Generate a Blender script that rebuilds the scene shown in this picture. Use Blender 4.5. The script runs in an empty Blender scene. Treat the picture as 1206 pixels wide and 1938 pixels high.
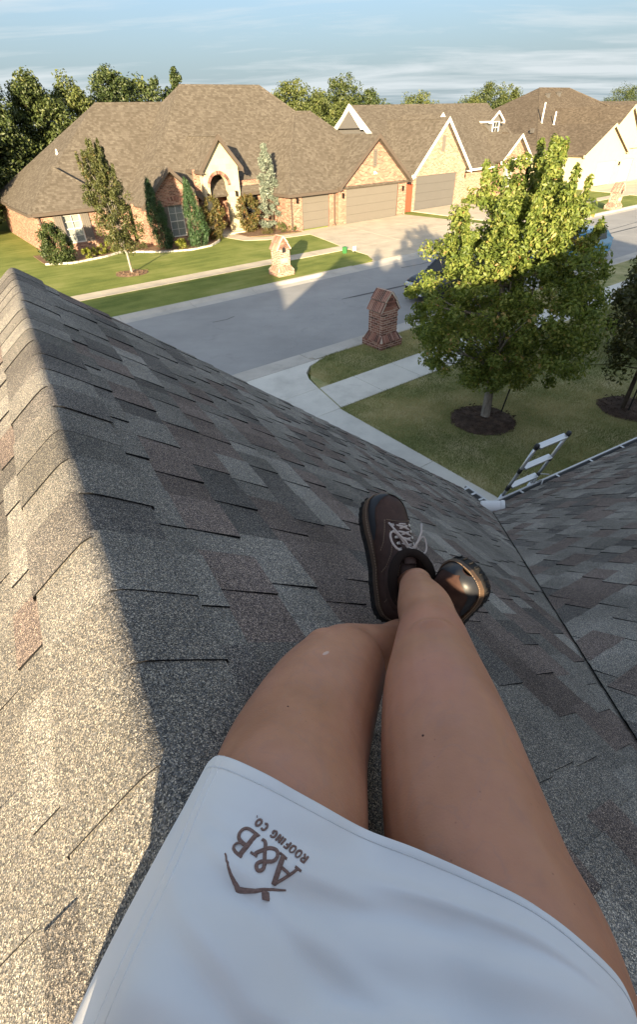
import bpy, bmesh, math, random
import numpy as np
from mathutils import Vector, Matrix
from mathutils.bvhtree import BVHTree

R = math.radians
scene = bpy.context.scene
COL = scene.collection

# ---------------------------------------------------------------- camera
H = 5.7                      # height of the camera above the lawn
FPX = 898.9                  # focal length in pixels of a 1206 x 1938 picture
PITCH, ROLL = R(39.2), R(-2.17)
_fw = Vector((0, math.cos(PITCH), -math.sin(PITCH)))
_up0 = Vector((0, math.sin(PITCH), math.cos(PITCH)))
_rt0 = Vector((1, 0, 0))
RT = _rt0 * math.cos(ROLL) + _up0 * math.sin(ROLL)
UP = _up0 * math.cos(ROLL) - _rt0 * math.sin(ROLL)
FW = _fw
cam = bpy.data.cameras.new('camera')
cam.sensor_fit = 'VERTICAL'
cam.sensor_height = 24.0
cam.lens = 24.0 * FPX / 1938.0
cam.clip_start = 0.02
cam.clip_end = 2000.0
cam_ob = bpy.data.objects.new('camera', cam)
cam_ob.matrix_world = Matrix((
    (RT.x, UP.x, -FW.x, 0), (RT.y, UP.y, -FW.y, 0), (RT.z, UP.z, -FW.z, H), (0, 0, 0, 1)))
COL.objects.link(cam_ob)
scene.camera = cam_ob

# ---------------------------------------------------------------- sky, sun, exposure
SUN_EL = R(10.9)
SUN_TO = Vector((-0.127 * math.cos(SUN_EL), -0.992 * math.cos(SUN_EL), math.sin(SUN_EL))).normalized()
world = bpy.data.worlds.new('World')
scene.world = world
world.use_nodes = True
wn, wl = world.node_tree.nodes, world.node_tree.links
bg = wn['Background']
sky = wn.new('ShaderNodeTexSky')
sky.sky_type = 'NISHITA'
sky.sun_disc = False
sky.sun_elevation = SUN_EL
sky.sun_rotation = math.atan2(SUN_TO.x, SUN_TO.y)
sky.altitude = 300
sky.air_density = 0.9
sky.dust_density = 5.5
sky.ozone_density = 2.6
bg.inputs['Strength'].default_value = 0.084
# thin high cloud streaks: noise on a flat layer far above
tc = wn.new('ShaderNodeTexCoord')
sep = wn.new('ShaderNodeSeparateXYZ')
wl.new(tc.outputs['Generated'], sep.inputs[0])
def wmath(op, a, b=None, c=None):
    n = wn.new('ShaderNodeMath'); n.operation = op
    for i, v in enumerate((a, b, c)):
        if v is None: continue
        if isinstance(v, (int, float)): n.inputs[i].default_value = v
        else: wl.new(v, n.inputs[i])
    return n.outputs[0]
zz = wmath('ADD', wmath('MAXIMUM', sep.outputs['Z'], 0.0), 0.09)
comb = wn.new('ShaderNodeCombineXYZ')
wl.new(wmath('DIVIDE', sep.outputs['X'], zz), comb.inputs[0])
wl.new(wmath('DIVIDE', sep.outputs['Y'], zz), comb.inputs[1])
mp = wn.new('ShaderNodeMapping')
mp.inputs['Rotation'].default_value = (0, 0, R(12))
mp.inputs['Scale'].default_value = (0.34, 1.0, 1)
mp.inputs['Location'].default_value = (3.1, 0.4, 0)
wl.new(comb.outputs[0], mp.inputs[0])
cn = wn.new('ShaderNodeTexNoise')
cn.inputs['Scale'].default_value = 1.15
cn.inputs['Detail'].default_value = 9
cn.inputs['Roughness'].default_value = 0.62
cn.inputs['Distortion'].default_value = 0.5
wl.new(mp.outputs[0], cn.inputs['Vector'])
mp2 = wn.new('ShaderNodeMapping'); mp2.inputs['Rotation'].default_value = (0, 0, R(20)); mp2.inputs['Scale'].default_value = (.11, .42, 1); mp2.inputs['Location'].default_value = (.7, 2.3, 0)
wl.new(comb.outputs[0], mp2.inputs[0])
cn2 = wn.new('ShaderNodeTexNoise'); cn2.inputs['Scale'].default_value = 1.3; cn2.inputs['Detail'].default_value = 6; cn2.inputs['Roughness'].default_value = .6; cn2.inputs['Distortion'].default_value = .8
wl.new(mp2.outputs[0], cn2.inputs['Vector'])
cloudf = wmath('ADD', wmath('MULTIPLY', cn.outputs['Fac'], .5), wmath('MULTIPLY', cn2.outputs['Fac'], .5))
cr = wn.new('ShaderNodeValToRGB')
cr.color_ramp.elements[0].position = 0.44
cr.color_ramp.elements[0].color = (0, 0, 0, 1)
cr.color_ramp.elements[1].position = 0.57
cr.color_ramp.elements[1].color = (0.8, 0.8, 0.8, 1)
wl.new(cloudf, cr.inputs[0])
cmix = wn.new('ShaderNodeMix'); cmix.data_type = 'RGBA'
wl.new(cr.outputs[0], cmix.inputs[0])
# pale even haze low round the whole horizon
hz = wn.new('ShaderNodeMapRange'); wl.new(sep.outputs['Z'], hz.inputs[0])
for i, v in enumerate((0.0, 0.30, 0.88, 0.12)): hz.inputs[i + 1].default_value = v
hmix = wn.new('ShaderNodeMix'); hmix.data_type = 'RGBA'
wl.new(hz.outputs[0], hmix.inputs[0]); wl.new(sky.outputs[0], hmix.inputs[6]); hmix.inputs[7].default_value = (1.30, 1.62, 1.78, 1)
wl.new(hmix.outputs[2], cmix.inputs[6])
cmix.inputs[7].default_value = (2.25, 2.42, 2.5, 1)
wl.new(cmix.outputs[2], bg.inputs['Color'])

sun = bpy.data.lights.new('sun', 'SUN')
sun.energy = 5.0
sun.angle = R(0.6)
sun.color = (1.0, 0.80, 0.52)
sun_ob = bpy.data.objects.new('sun', sun)
sun_ob.rotation_euler = (-SUN_TO).to_track_quat('-Z', 'Y').to_euler()
sun_ob.location = (0, -20, 30)
COL.objects.link(sun_ob)

scene.view_settings.view_transform = 'Standard'
scene.view_settings.look = 'None'
scene.view_settings.gamma = 1.0
scene.view_settings.use_curve_mapping = False
scene.view_settings.exposure = 2.12

# ---------------------------------------------------------------- frames of the place
YS, YR = R(54.459), R(28.403)
SV = Vector((math.sin(YS), math.cos(YS), 0))       # along the street
PV = Vector((-math.cos(YS), math.sin(YS), 0))      # across the street, away from the camera
RD = Vector((-math.sin(YR), math.cos(YR), 0))      # along the near roof's ridge
RP = Vector((math.cos(YR), math.sin(YR), 0))
ZV = Vector((0, 0, 1))
CAM = Vector((0, 0, H))
def sp(s, p, z=0.0): return SV * s + PV * p + ZV * z
def ab(a, b, z): return RD * a + RP * b + ZV * (H + z)     # z relative to the camera
def ray(x, y): return FW + RT * ((x - 603) / FPX) - UP * ((y - 969) / FPX)
def at_depth(x, y, d): return CAM + ray(x, y) * d
def pix(v):
    d = v - CAM; k = d.dot(FW)
    if k < 1e-3: return None
    return 603 + FPX * d.dot(RT) / k, 969 - FPX * d.dot(UP) / k

# ---------------------------------------------------------------- mesh helper
class MB:
    def __init__(self): self.v = []; self.f = []; self.m = []
    def add(self, vs, fs, mi=0):
        n = len(self.v); self.v += [tuple(x) for x in vs]
        self.f += [tuple(i + n for i in f) for f in fs]; self.m += [mi] * len(fs); return self
    def poly(self, pts, mi=0): return self.add(pts, [tuple(range(len(pts)))], mi)
    def prism(self, pts, vec, mi=0):
        n = len(pts); q = [Vector(p) for p in pts]; vec = Vector(vec)
        nr = Vector((0, 0, 0))
        for i in range(n): nr += q[i].cross(q[(i + 1) % n])
        if nr.dot(vec) > 0: q = q[::-1]
        return self.add(q + [p + vec for p in q],
                        [tuple(range(n)), tuple(range(2 * n - 1, n - 1, -1))] + [(i, i + n, (i + 1) % n + n, (i + 1) % n) for i in range(n)], mi)
    def obox(self, c, ax, ay, az, mi=0):     # centre and half-axis vectors
        c = Vector(c); ax = Vector(ax); ay = Vector(ay); az = Vector(az)
        if ax.cross(ay).dot(az) < 0: ax = -ax
        vs = [c + ax * i + ay * j + az * k for k in (-1, 1) for j in (-1, 1) for i in (-1, 1)]
        return self.add(vs, [(0, 2, 3, 1), (4, 5, 7, 6), (0, 1, 5, 4), (2, 6, 7, 3), (0, 4, 6, 2), (1, 3, 7, 5)], mi)
    def sbox(self, s0, s1, p0, p1, z0, z1, mi=0):
        return self.obox(sp((s0 + s1) / 2, (p0 + p1) / 2, (z0 + z1) / 2), SV * (s1 - s0) / 2, PV * (p1 - p0) / 2, ZV * (z1 - z0) / 2, mi)
    def tube(self, path, rad, n=8, mi=0, cap=True, flat=1.0, upv=None):
        path = [Vector(p) for p in path]
        if not isinstance(rad, (list, tuple)): rad = [rad] * len(path)
        base = len(self.v); prev = None
        for i, p in enumerate(path):
            t = (path[min(i + 1, len(path) - 1)] - path[max(i - 1, 0)]).normalized()
            if prev is None:
                a = Vector(upv) if upv is not None else (Vector((0, 0, 1)) if abs(t.z) < .9 else Vector((1, 0, 0)))
            else: a = prev
            u = (a - t * a.dot(t))
            if u.length < 1e-6: u = t.orthogonal()
            u.normalize(); prev = u; w = t.cross(u)
            for j in range(n):
                th = 2 * math.pi * j / n
                self.v.append(tuple(p + (u * math.sin(th) * flat + w * math.cos(th)) * rad[i]))
        for i in range(len(path) - 1):
            for j in range(n):
                a = base + i * n + j; b = base + i * n + (j + 1) % n
                self.f.append((a, b, b + n, a + n)); self.m.append(mi)
        if cap:
            self.f.append(tuple(base + j for j in range(n - 1, -1, -1))); self.m.append(mi)
            e = base + (len(path) - 1) * n
            self.f.append(tuple(e + j for j in range(n))); self.m.append(mi)
        return self
    def grid(self, rows, mi=0, closed=False):
        base = len(self.v); nr = len(rows); nc = len(rows[0])
        for r in rows: self.v += [tuple(p) for p in r]
        for i in range(nr - 1):
            for j in range(nc if closed else nc - 1):
                a = base + i * nc + j; b = base + i * nc + (j + 1) % nc
                self.f.append((a, b, b + nc, a + nc)); self.m.append(mi)
        return self
    def mesh(self, name, mats, off=Vector((0, 0, 0)), smooth=False, uv=True):
        me = bpy.data.meshes.new(name)
        o = Vector(off)
        me.from_pydata([(x - o.x, y - o.y, z - o.z) for x, y, z in self.v], [], self.f)
        for m in (mats if isinstance(mats, (list, tuple)) else [mats]): me.materials.append(MAT[m])
        if any(self.m): me.polygons.foreach_set('material_index', self.m)
        if smooth: me.polygons.foreach_set('use_smooth', [True] * len(self.f))
        me.update()
        if uv and len(self.f) < 60000:
            lay = me.uv_layers.new(name='UVMap'); vs = [Vector(p) for p in self.v]
            dat = np.zeros(len(me.loops) * 2, np.float32); li = 0
            for poly in me.polygons:
                nn = poly.normal
                t1 = ZV.cross(nn)
                if t1.length < 0.05: t1 = Vector(SV)
                t1.normalize(); t2 = nn.cross(t1)
                for vi in poly.vertices:
                    p = vs[vi]; dat[li] = p.dot(t1); dat[li + 1] = p.dot(t2); li += 2
            lay.data.foreach_set('uv', dat)
        return me
    def build(self, name, mats, parent=None, smooth=False, uv=True, bevel=0.0, kind=None):
        off = world_loc(parent) if parent else Vector((0, 0, 0))
        ob = bpy.data.objects.new(name, self.mesh(name, mats, off, smooth, uv))
        COL.objects.link(ob)
        if parent: ob.parent = parent
        if bevel:
            md = ob.modifiers.new('bevel', 'BEVEL'); md.width = bevel; md.segments = 2; md.limit_method = 'ANGLE'
        if kind: ob['kind'] = kind
        return ob

def world_loc(o):
    v = Vector((0, 0, 0))
    while o: v = v + Vector(o.location); o = o.parent
    return v
def empty(name, loc, label=None, cat=None, group=None, kind=None):
    o = bpy.data.objects.new(name, None); o.location = loc; o.empty_display_size = .2
    COL.objects.link(o); return tag(o, label, cat, group, kind)
def tag(o, label=None, cat=None, group=None, kind=None):
    if label: o['label'] = label
    if cat: o['category'] = cat
    if group: o['group'] = group
    if kind: o['kind'] = kind
    return o
def link_mesh(name, me, parent, M):       # a piece that shares mesh data; M is its world matrix
    ob = bpy.data.objects.new(name, me); COL.objects.link(ob)
    if parent:
        ob.parent = parent
        ob.matrix_basis = Matrix.Translation(-world_loc(parent)) @ M
    else: ob.matrix_basis = M
    return ob
def frame(o, x, y, z):
    return Matrix(((x.x, y.x, z.x, o.x), (x.y, y.y, z.y, o.y), (x.z, y.z, z.z, o.z), (0, 0, 0, 1)))

# ---------------------------------------------------------------- materials
MAT = {}
class NT:
    def __init__(self, name, rough=0.8, spec=0.3):
        m = bpy.data.materials.new(name); m.use_nodes = True; MAT[name] = m
        self.m = m; self.n = m.node_tree.nodes; self.l = m.node_tree.links
        self.b = self.n['Principled BSDF']
        self.b.inputs['Roughness'].default_value = rough
        self.b.inputs['Specular IOR Level'].default_value = spec
        self._tc = None
    def sock(self, node, k, v):
        if v is None: return
        s = node.inputs[k]
        if hasattr(v, 'is_output') or isinstance(v, bpy.types.NodeSocket): self.l.new(v, s)
        else: s.default_value = v
    def coord(self, kind='Position'):
        if kind == 'Position':
            g = self.n.new('ShaderNodeNewGeometry'); return g.outputs['Position']
        t = self.n.new('ShaderNodeTexCoord'); return t.outputs[kind]
    def mapping(self, vec, scale=(1, 1, 1), rot=(0, 0, 0), loc=(0, 0, 0)):
        n = self.n.new('ShaderNodeMapping'); self.l.new(vec, n.inputs[0])
        n.inputs['Scale'].default_value = scale; n.inputs['Rotation'].default_value = rot; n.inputs['Location'].default_value = loc
        return n.outputs[0]
    def noise(self, vec, scale, detail=4, rough=.55, dist=0):
        n = self.n.new('ShaderNodeTexNoise'); self.l.new(vec, n.inputs['Vector'])
        n.inputs['Scale'].default_value = scale; n.inputs['Detail'].default_value = detail
        n.inputs['Roughness'].default_value = rough; n.inputs['Distortion'].default_value = dist
        return n.outputs['Fac']
    def voro(self, vec, scale, out='Distance', feature='F1'):
        n = self.n.new('ShaderNodeTexVoronoi'); n.feature = feature; self.l.new(vec, n.inputs['Vector'])
        n.inputs['Scale'].default_value = scale; return n.outputs[out]
    def ramp(self, fac, stops, interp='LINEAR'):
        n = self.n.new('ShaderNodeValToRGB'); self.l.new(fac, n.inputs[0]); e = n.color_ramp.elements
        n.color_ramp.interpolation = interp
        while len(e) < len(stops): e.new(0.5)
        for i, (p, c) in enumerate(stops):
            e[i].position = p; c = (c, c, c) if isinstance(c, (int, float)) else c; e[i].color = (c[0], c[1], c[2], 1)
        return n.outputs['Color']
    def mix(self, fac, a, b, mode='MIX'):
        n = self.n.new('ShaderNodeMix'); n.data_type = 'RGBA'; n.blend_type = mode
        self.sock(n, 0, fac)
        for k, v in ((6, a), (7, b)):
            if isinstance(v, (tuple, list)): v = (v[0], v[1], v[2], 1)
            self.sock(n, k, v)
        return n.outputs[2]
    def math(self, op, a, b=0.5):
        n = self.n.new('ShaderNodeMath'); n.operation = op; self.sock(n, 0, a); self.sock(n, 1, b); return n.outputs[0]
    def maprange(self, v, a, b, c, d):
        n = self.n.new('ShaderNodeMapRange'); self.l.new(v, n.inputs[0])
        for i, x in enumerate((a, b, c, d)): n.inputs[i + 1].default_value = x
        return n.outputs[0]
    def objrand(self): return self.n.new('ShaderNodeObjectInfo').outputs['Random']
    def attr(self, name): 
        n = self.n.new('ShaderNodeAttribute'); n.attribute_name = name; return n.outputs['Fac']
    def bump(self, h, strength=.3, dist=.01):
        n = self.n.new('ShaderNodeBump'); self.l.new(h, n.inputs['Height'])
        n.inputs['Strength'].default_value = strength; n.inputs['Distance'].default_value = dist
        self.l.new(n.outputs[0], self.b.inputs['Normal']); return n
    def color(self, c):
        if isinstance(c, (tuple, list)): self.b.inputs['Base Color'].default_value = (c[0], c[1], c[2], 1)
        else: self.l.new(c, self.b.inputs['Base Color'])
        return self
    def set(self, **k):
        for a, v in k.items(): self.sock(self.b, a.replace('_', ' '), v)
        return self

def mul(c, k): return tuple(x * k for x in c)
def plain(name, c, rough=.6, spec=.3, metal=0, var=.12, scale=6, bump=0):
    t = NT(name, rough, spec); pos = t.coord()
    n = t.noise(pos, scale, 5)
    t.color(t.mix(n, mul(c, 1 - var), mul(c, 1 + var)))
    t.set(Metallic=metal)
    if bump: t.bump(t.noise(pos, scale * 12, 4), bump, .004)
    return t

# roof granules of the near house: crushed mineral colours in every shingle
def shingle(name, c, c2):
    t = NT(name, .92, .12); pos = t.coord()
    w = t.noise(pos, 190, 2, .5)
    cell = t.n.new('ShaderNodeTexVoronoi'); cell.inputs['Scale'].default_value = 680
    t.l.new(pos, cell.inputs['Vector'])
    sepc = t.n.new('ShaderNodeSeparateColor'); t.l.new(cell.outputs['Color'], sepc.inputs[0])
    grain = t.ramp(sepc.outputs[0], [(0, .40), (.38, .80), (.72, 1.30), (1, 2.1)])
    tint = t.mix(t.ramp(sepc.outputs[1], [(.42, 0.), (.9, 1.)]), c, c2)
    big = t.ramp(t.noise(pos, 3.2, 4), [(.3, .78), (.7, 1.2)])
    orr = t.maprange(t.objrand(), 0, 1, .8, 1.22)
    col = t.mix(1, t.mix(1, tint, grain, 'MULTIPLY'), big, 'MULTIPLY')
    orc = t.n.new('ShaderNodeCombineColor')
    for i in range(3): t.l.new(orr, orc.inputs[i])
    col = t.mix(1, col, orc.outputs[0], 'MULTIPLY')
    t.color(col)
    t.bump(cell.outputs['Distance'], .5, .0016)
shingle('shingle_grey', (.088, .088, .089), (.33, .29, .235))
shingle('shingle_pale', (.114, .114, .114), (.39, .345, .28))
shingle('shingle_brown', (.076, .063, .063), (.285, .225, .182))
shingle('shingle_dark', (.056, .056, .058), (.23, .20, .168))
plain('asphalt_edge', (.012, .012, .013), .9, .1)

def roof_mat(name, c_lo, c_mid, c_hi):
    t = NT(name, .9, .12); uv = t.coord('UV')
    br = t.n.new('ShaderNodeTexBrick'); t.l.new(uv, br.inputs['Vector'])
    br.offset = .37; br.offset_frequency = 2; br.squash = .7; br.squash_frequency = 3
    br.inputs['Scale'].default_value = 1
    br.inputs['Brick Width'].default_value = .22; br.inputs['Row Height'].default_value = .145
    br.inputs['Mortar Size'].default_value = .006; br.inputs['Mortar Smooth'].default_value = .4
    br.inputs['Color1'].default_value = (0, 0, 0, 1); br.inputs['Color2'].default_value = (1, 1, 1, 1)
    br.inputs['Mortar'].default_value = (0, 0, 0, 1)
    n2 = t.noise(t.mapping(uv, (3.4, 6.5, 1)), 1, 4, .65)
    f = t.math('ADD', t.math('MULTIPLY', br.outputs['Color'], .55), t.math('MULTIPLY', n2, .5))
    col = t.ramp(f, [(.2, c_lo), (.5, c_mid), (.85, c_hi)])
    col = t.mix(t.maprange(t.noise(uv, .5, 3), .35, .7, .0, .35), col, mul(c_lo, .9))
    t.color(col)
    t.bump(t.math('SUBTRACT', br.outputs['Color'], t.math('MULTIPLY', br.outputs['Fac'], 2)), .5, .012)
roof_mat('roof_tan', (.082, .069, .054), (.114, .098, .079), (.155, .136, .112))
roof_mat('roof_brown', (.072, .057, .043), (.106, .086, .065), (.15, .124, .095))

def brick_mat(name, cols, mortar, w=.215, hgt=.075):
    t = NT(name, .88, .2); uv = t.coord('UV')
    br = t.n.new('ShaderNodeTexBrick'); t.l.new(uv, br.inputs['Vector'])
    br.inputs['Scale'].default_value = 1
    br.inputs['Brick Width'].default_value = w; br.inputs['Row Height'].default_value = hgt
    br.inputs['Mortar Size'].default_value = .008; br.inputs['Mortar Smooth'].default_value = .2
    br.inputs['Color1'].default_value = (0, 0, 0, 1); br.inputs['Color2'].default_value = (1, 1, 1, 1)
    br.inputs['Mortar'].default_value = (.5, .5, .5, 1)
    f = t.math('ADD', t.math('MULTIPLY', br.outputs['Color'], .75), t.math('MULTIPLY', t.noise(uv, 2.3, 4), .25))
    col = t.ramp(f, [(.05, cols[0]), (.3, cols[1]), (.6, cols[2]), (.92, cols[3])])
    t.color(t.mix(br.outputs['Fac'], col, mortar))
    t.bump(t.math('SUBTRACT', 1.0, br.outputs['Fac']), .7, .01)
brick_mat('brick_wall', [(.085, .036, .026), (.20, .085, .057), (.275, .13, .088), (.38, .22, .155)], (.37, .31, .25))
brick_mat('brick_wall_pale', [(.15, .07, .05), (.25, .125, .085), (.32, .18, .125), (.42, .27, .195)], (.40, .35, .28))
# single bricks (mailboxes)
t = NT('brick_single', .88, .2); pos = t.coord()
col = t.ramp(t.objrand(), [(0, (.07, .034, .030)), (.25, (.17, .072, .058)), (.5, (.26, .11, .085)), (.75, (.32, .155, .115)), (1, (.42, .26, .20))])
t.color(t.mix(t.maprange(t.noise(pos, 30, 4), .3, .7, 0, .55), col, mul((.3, .19, .15), .6)))
t.bump(t.noise(pos, 120, 3), .5, .004)
t = NT('brick_pale_single', .88, .2); pos = t.coord()
col = t.ramp(t.objrand(), [(0, (.10, .048, .036)), (.3, (.18, .085, .06)), (.65, (.27, .14, .10)), (1, (.36, .22, .16))])
t.color(t.mix(t.maprange(t.noise(pos, 30, 4), .3, .7, 0, .5), col, (.3, .2, .16)))
plain('mortar', (.50, .43, .365), .95, .1, bump=.3)
# stone: squared cream blocks
t = NT('stone', .85, .2); uv = t.coord('UV')
br = t.n.new('ShaderNodeTexBrick'); t.l.new(uv, br.inputs['Vector'])
br.inputs['Scale'].default_value = 1; br.inputs['Brick Width'].default_value = .52; br.inputs['Row Height'].default_value = .3
br.inputs['Mortar Size'].default_value = .008
br.inputs['Color1'].default_value = (.46, .40, .275, 1); br.inputs['Color2'].default_value = (.38, .32, .215, 1); br.inputs['Mortar'].default_value = (.40, .34, .25, 1)
t.color(t.mix(t.maprange(t.noise(uv, 3, 5), .35, .7, 0, .4), br.outputs['Color'], (.48, .43, .32)))
t.bump(t.math('SUBTRACT', 1., br.outputs['Fac']), .4, .008)
plain('stucco', (.43, .385, .275), .9, .15, var=.06, scale=2, bump=.2)
plain('trim_dark', (.085, .068, .055), .6, .3)
plain('trim_white', (.62, .60, .55), .5, .3, var=.05)
plain('soffit', (.22, .19, .16), .7, .2)
plain('siding_dark', (.11, .105, .10), .7, .2)
plain('garage_taupe', (.135, .122, .105), .55, .3, var=.06, scale=1.5)
plain('garage_grey', (.105, .10, .095), .55, .3, var=.06, scale=1.5)
plain('garage_cream', (.44, .40, .32), .55, .3, var=.05, scale=1.5)
plain('shutter', (.14, .125, .11), .65, .2)
plain('curtain', (.50, .54, .52), .9, .1, var=.1, scale=5)
plain('interior_dark', (.02, .02, .022), .8, .2)
plain('door_wood', (.09, .045, .025), .5, .3)
plain('gate_red', (.30, .065, .035), .75, .2, var=.2, scale=9)
t = NT('glass', .06, .5); t.color((.06, .075, .085)); t.set(Metallic=.0); t.b.inputs['Coat Weight'].default_value = .6; t.b.inputs['Alpha'].default_value = .22
t.m.blend_method = 'HASHED' if hasattr(t.m, 'blend_method') else None
plain('bronze_dark', (.03, .026, .022), .4, .5, metal=.6)
plain('pipe_white', (.72, .72, .70), .45, .4)
plain('vent_metal', (.16, .15, .14), .5, .4, metal=.5)

def ground_mat(name, stops, scale, fine, rough=.95, bump=.4, bd=.02, blade=None):
    t = NT(name, rough, .08); pos = t.coord()
    f1 = t.noise(pos, scale, 5, .6); f2 = t.noise(pos, fine, 4, .65)
    f = t.math('ADD', t.math('MULTIPLY', f1, .62), t.math('MULTIPLY', f2, .38))
    t.color(t.ramp(f, stops)); t.bump(f2, bump, bd); return t
t = NT('lawn_far', .95, .08); pos = t.coord()
rot = t.mapping(pos, (1, 1, 1), (0, 0, YS - math.pi / 2 + math.pi))
f1 = t.noise(pos, .42, 5, .62); f2 = t.noise(pos, 24, 4, .65); f3 = t.noise(t.mapping(rot, (.35, 2.4, 1)), 1, 3, .6)
f = t.math('ADD', t.math('ADD', t.math('MULTIPLY', f1, .45), t.math('MULTIPLY', f2, .30)), t.math('MULTIPLY', f3, .25))
t.color(t.ramp(f, [(.32, (.085, .115, .030)), (.44, (.15, .185, .046)), (.53, (.22, .245, .066)), (.62, (.30, .30, .105)), (.72, (.42, .37, .18))])); t.bump(f2, .6, .035)
ground_mat('lawn_near', [(.34, (.14, .165, .065)), (.46, (.24, .25, .105)), (.54, (.36, .33, .165)), (.64, (.50, .44, .27))], .8, 30, bd=.03)
ground_mat('lawn_strip', [(.30, (.030, .055, .016)), (.46, (.052, .085, .024)), (.6, (.078, .108, .034)), (.75, (.13, .14, .06))], .8, 30, bd=.03)
ground_mat('rough_grass', [(.30, (.11, .135, .05)), (.45, (.21, .22, .10)), (.6, (.33, .31, .17)), (.75, (.48, .43, .28))], .9, 14, bd=.06)
ground_mat('mulch', [(.3, (.04, .029, .024)), (.5, (.085, .060, .046)), (.7, (.17, .12, .092))], 6, 45, bd=.03, bump=.8)
ground_mat('mulch_tan', [(.3, (.10, .062, .04)), (.5, (.20, .13, .085)), (.7, (.32, .22, .15))], 4, 35, bd=.03, bump=.8)
def concrete(name, c, stain=.25):
    t = NT(name, .9, .15); pos = t.coord()
    f = t.noise(pos, .9, 6, .62); g = t.noise(pos, 60, 3)
    col = t.ramp(f, [(.3, mul(c, .78)), (.5, c), (.72, mul(c, 1.14))])
    col = t.mix(t.maprange(g, .3, .7, 0, .22), col, mul(c, .62))
    stn = t.noise(pos, 2.1, 6, .7, .8)
    col = t.mix(t.maprange(stn, .60, .75, 0, .38), col, mul(c, .5))
    orr = t.maprange(t.objrand(), 0, 1, 0, .16)
    t.color(t.mix(orr, col, mul(c, .7))); t.bump(g, .25, .004)
concrete('concrete', (.66, .64, .58))
concrete('concrete_sunlit', (.56, .485, .375))  # far paving's concrete, with the low sun's warmth put into its colour
concrete('kerb_concrete', (.50, .47, .42))
t = NT('asphalt', .88, .2); pos = t.coord()
f = t.noise(t.mapping(pos, (1, 1, 1)), .35, 6, .65); g = t.noise(pos, 70, 3)
lane = t.noise(t.mapping(pos, (.25, 2.2, 1), (0, 0, YS - math.pi / 2 + 0)), .6, 3)
col = t.ramp(f, [(.3, (.285, .282, .275)), (.5, (.335, .331, .322)), (.72, (.39, .384, .372))])
st = t.noise(pos, 1.3, 5, .7, 1.2)
col = t.mix(t.maprange(st, .58, .72, 0, .4), col, (.20, .198, .195))
col = t.mix(t.maprange(lane, .45, .75, 0, .45), col, (.285, .285, .28))
t.color(t.mix(t.maprange(g, .3, .7, 0, .35), col, (.24, .24, .237))); t.bump(g, .4, .006)
plain('tar', (.012, .012, .013), .5, .4)

def leaf_mat(name, stops, rough=.45, trans=.35, spec=.35):
    t = NT(name, rough, spec)
    c = t.ramp(t.attr('rnd'), stops); t.color(c)
    tr = t.n.new('ShaderNodeBsdfTranslucent'); t.l.new(t.mix(1, c, (1.25, 1.2, .6), 'MULTIPLY'), tr.inputs['Color'])
    mx = t.n.new('ShaderNodeMixShader'); mx.inputs[0].default_value = trans
    t.l.new(t.b.outputs[0], mx.inputs[1]); t.l.new(tr.outputs[0], mx.inputs[2])
    t.l.new(mx.outputs[0], t.n['Material Output'].inputs['Surface'])
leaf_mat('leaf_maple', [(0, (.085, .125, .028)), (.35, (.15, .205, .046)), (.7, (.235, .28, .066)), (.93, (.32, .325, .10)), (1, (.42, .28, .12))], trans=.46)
leaf_mat('leaf_dark', [(0, (.025, .042, .014)), (.5, (.048, .070, .022)), (.85, (.078, .10, .032)), (1, (.115, .13, .045))], trans=.2)
leaf_mat('leaf_oak', [(0, (.034, .052, .017)), (.5, (.062, .085, .026)), (.85, (.098, .12, .038)), (1, (.145, .155, .055))], trans=.25)
leaf_mat('leaf_light', [(0, (.052, .072, .022)), (.5, (.092, .115, .034)), (.85, (.135, .155, .048)), (1, (.19, .19, .07))], trans=.3)
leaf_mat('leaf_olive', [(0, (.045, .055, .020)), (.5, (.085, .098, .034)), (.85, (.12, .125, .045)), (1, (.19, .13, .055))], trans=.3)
leaf_mat('leaf_juniper', [(0, (.022, .048, .020)), (.5, (.042, .085, .034)), (.85, (.065, .115, .042)), (1, (.10, .15, .055))], trans=.1)
leaf_mat('leaf_blue', [(0, (.095, .125, .095)), (.5, (.155, .185, .145)), (.85, (.22, .245, .195)), (1, (.28, .29, .22))], trans=.1)
leaf_mat('leaf_yellow', [(0, (.09, .115, .014)), (.5, (.16, .18, .022)), (1, (.26, .25, .05))], trans=.3)
leaf_mat('leaf_rust', [(0, (.05, .055, .016)), (.45, (.10, .095, .03)), (.8, (.16, .115, .04)), (1, (.22, .10, .04))], trans=.3)
leaf_mat('blade', [(0, (.14, .17, .065)), (.4, (.235, .25, .10)), (.7, (.36, .335, .165)), (1, (.52, .44, .27))], .6, .25, .15)
leaf_mat('blade_dry', [(0, (.13, .16, .06)), (.4, (.24, .25, .11)), (.75, (.38, .34, .19)), (1, (.52, .45, .30))], .6, .25, .15)
t = NT('bark', .95, .1); pos = t.coord()
n = t.noise(t.mapping(pos, (14, 14, 4)), 1, 6, .7)
t.color(t.ramp(n, [(.3, (.13, .115, .10)), (.55, (.27, .25, .22)), (.75, (.42, .39, .35))])); t.bump(n, .7, .01)
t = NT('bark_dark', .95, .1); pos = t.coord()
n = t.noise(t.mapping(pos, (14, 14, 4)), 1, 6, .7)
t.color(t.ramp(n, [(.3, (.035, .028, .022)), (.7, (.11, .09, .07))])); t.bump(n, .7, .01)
plain('gutter_grey', (.20, .205, .21), .38, .5, metal=.35, var=.15, scale=3)
plain('gutter_white', (.55, .56, .56), .4, .4, var=.08)
plain('aluminium', (.62, .64, .66), .28, .5, metal=.85, var=.06)
plain('black_plastic', (.018, .018, .02), .45, .4)
plain('rubber_black', (.014, .014, .015), .75, .2, bump=.2)
plain('canister_white', (.68, .68, .69), .4, .4, var=.05)
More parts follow.
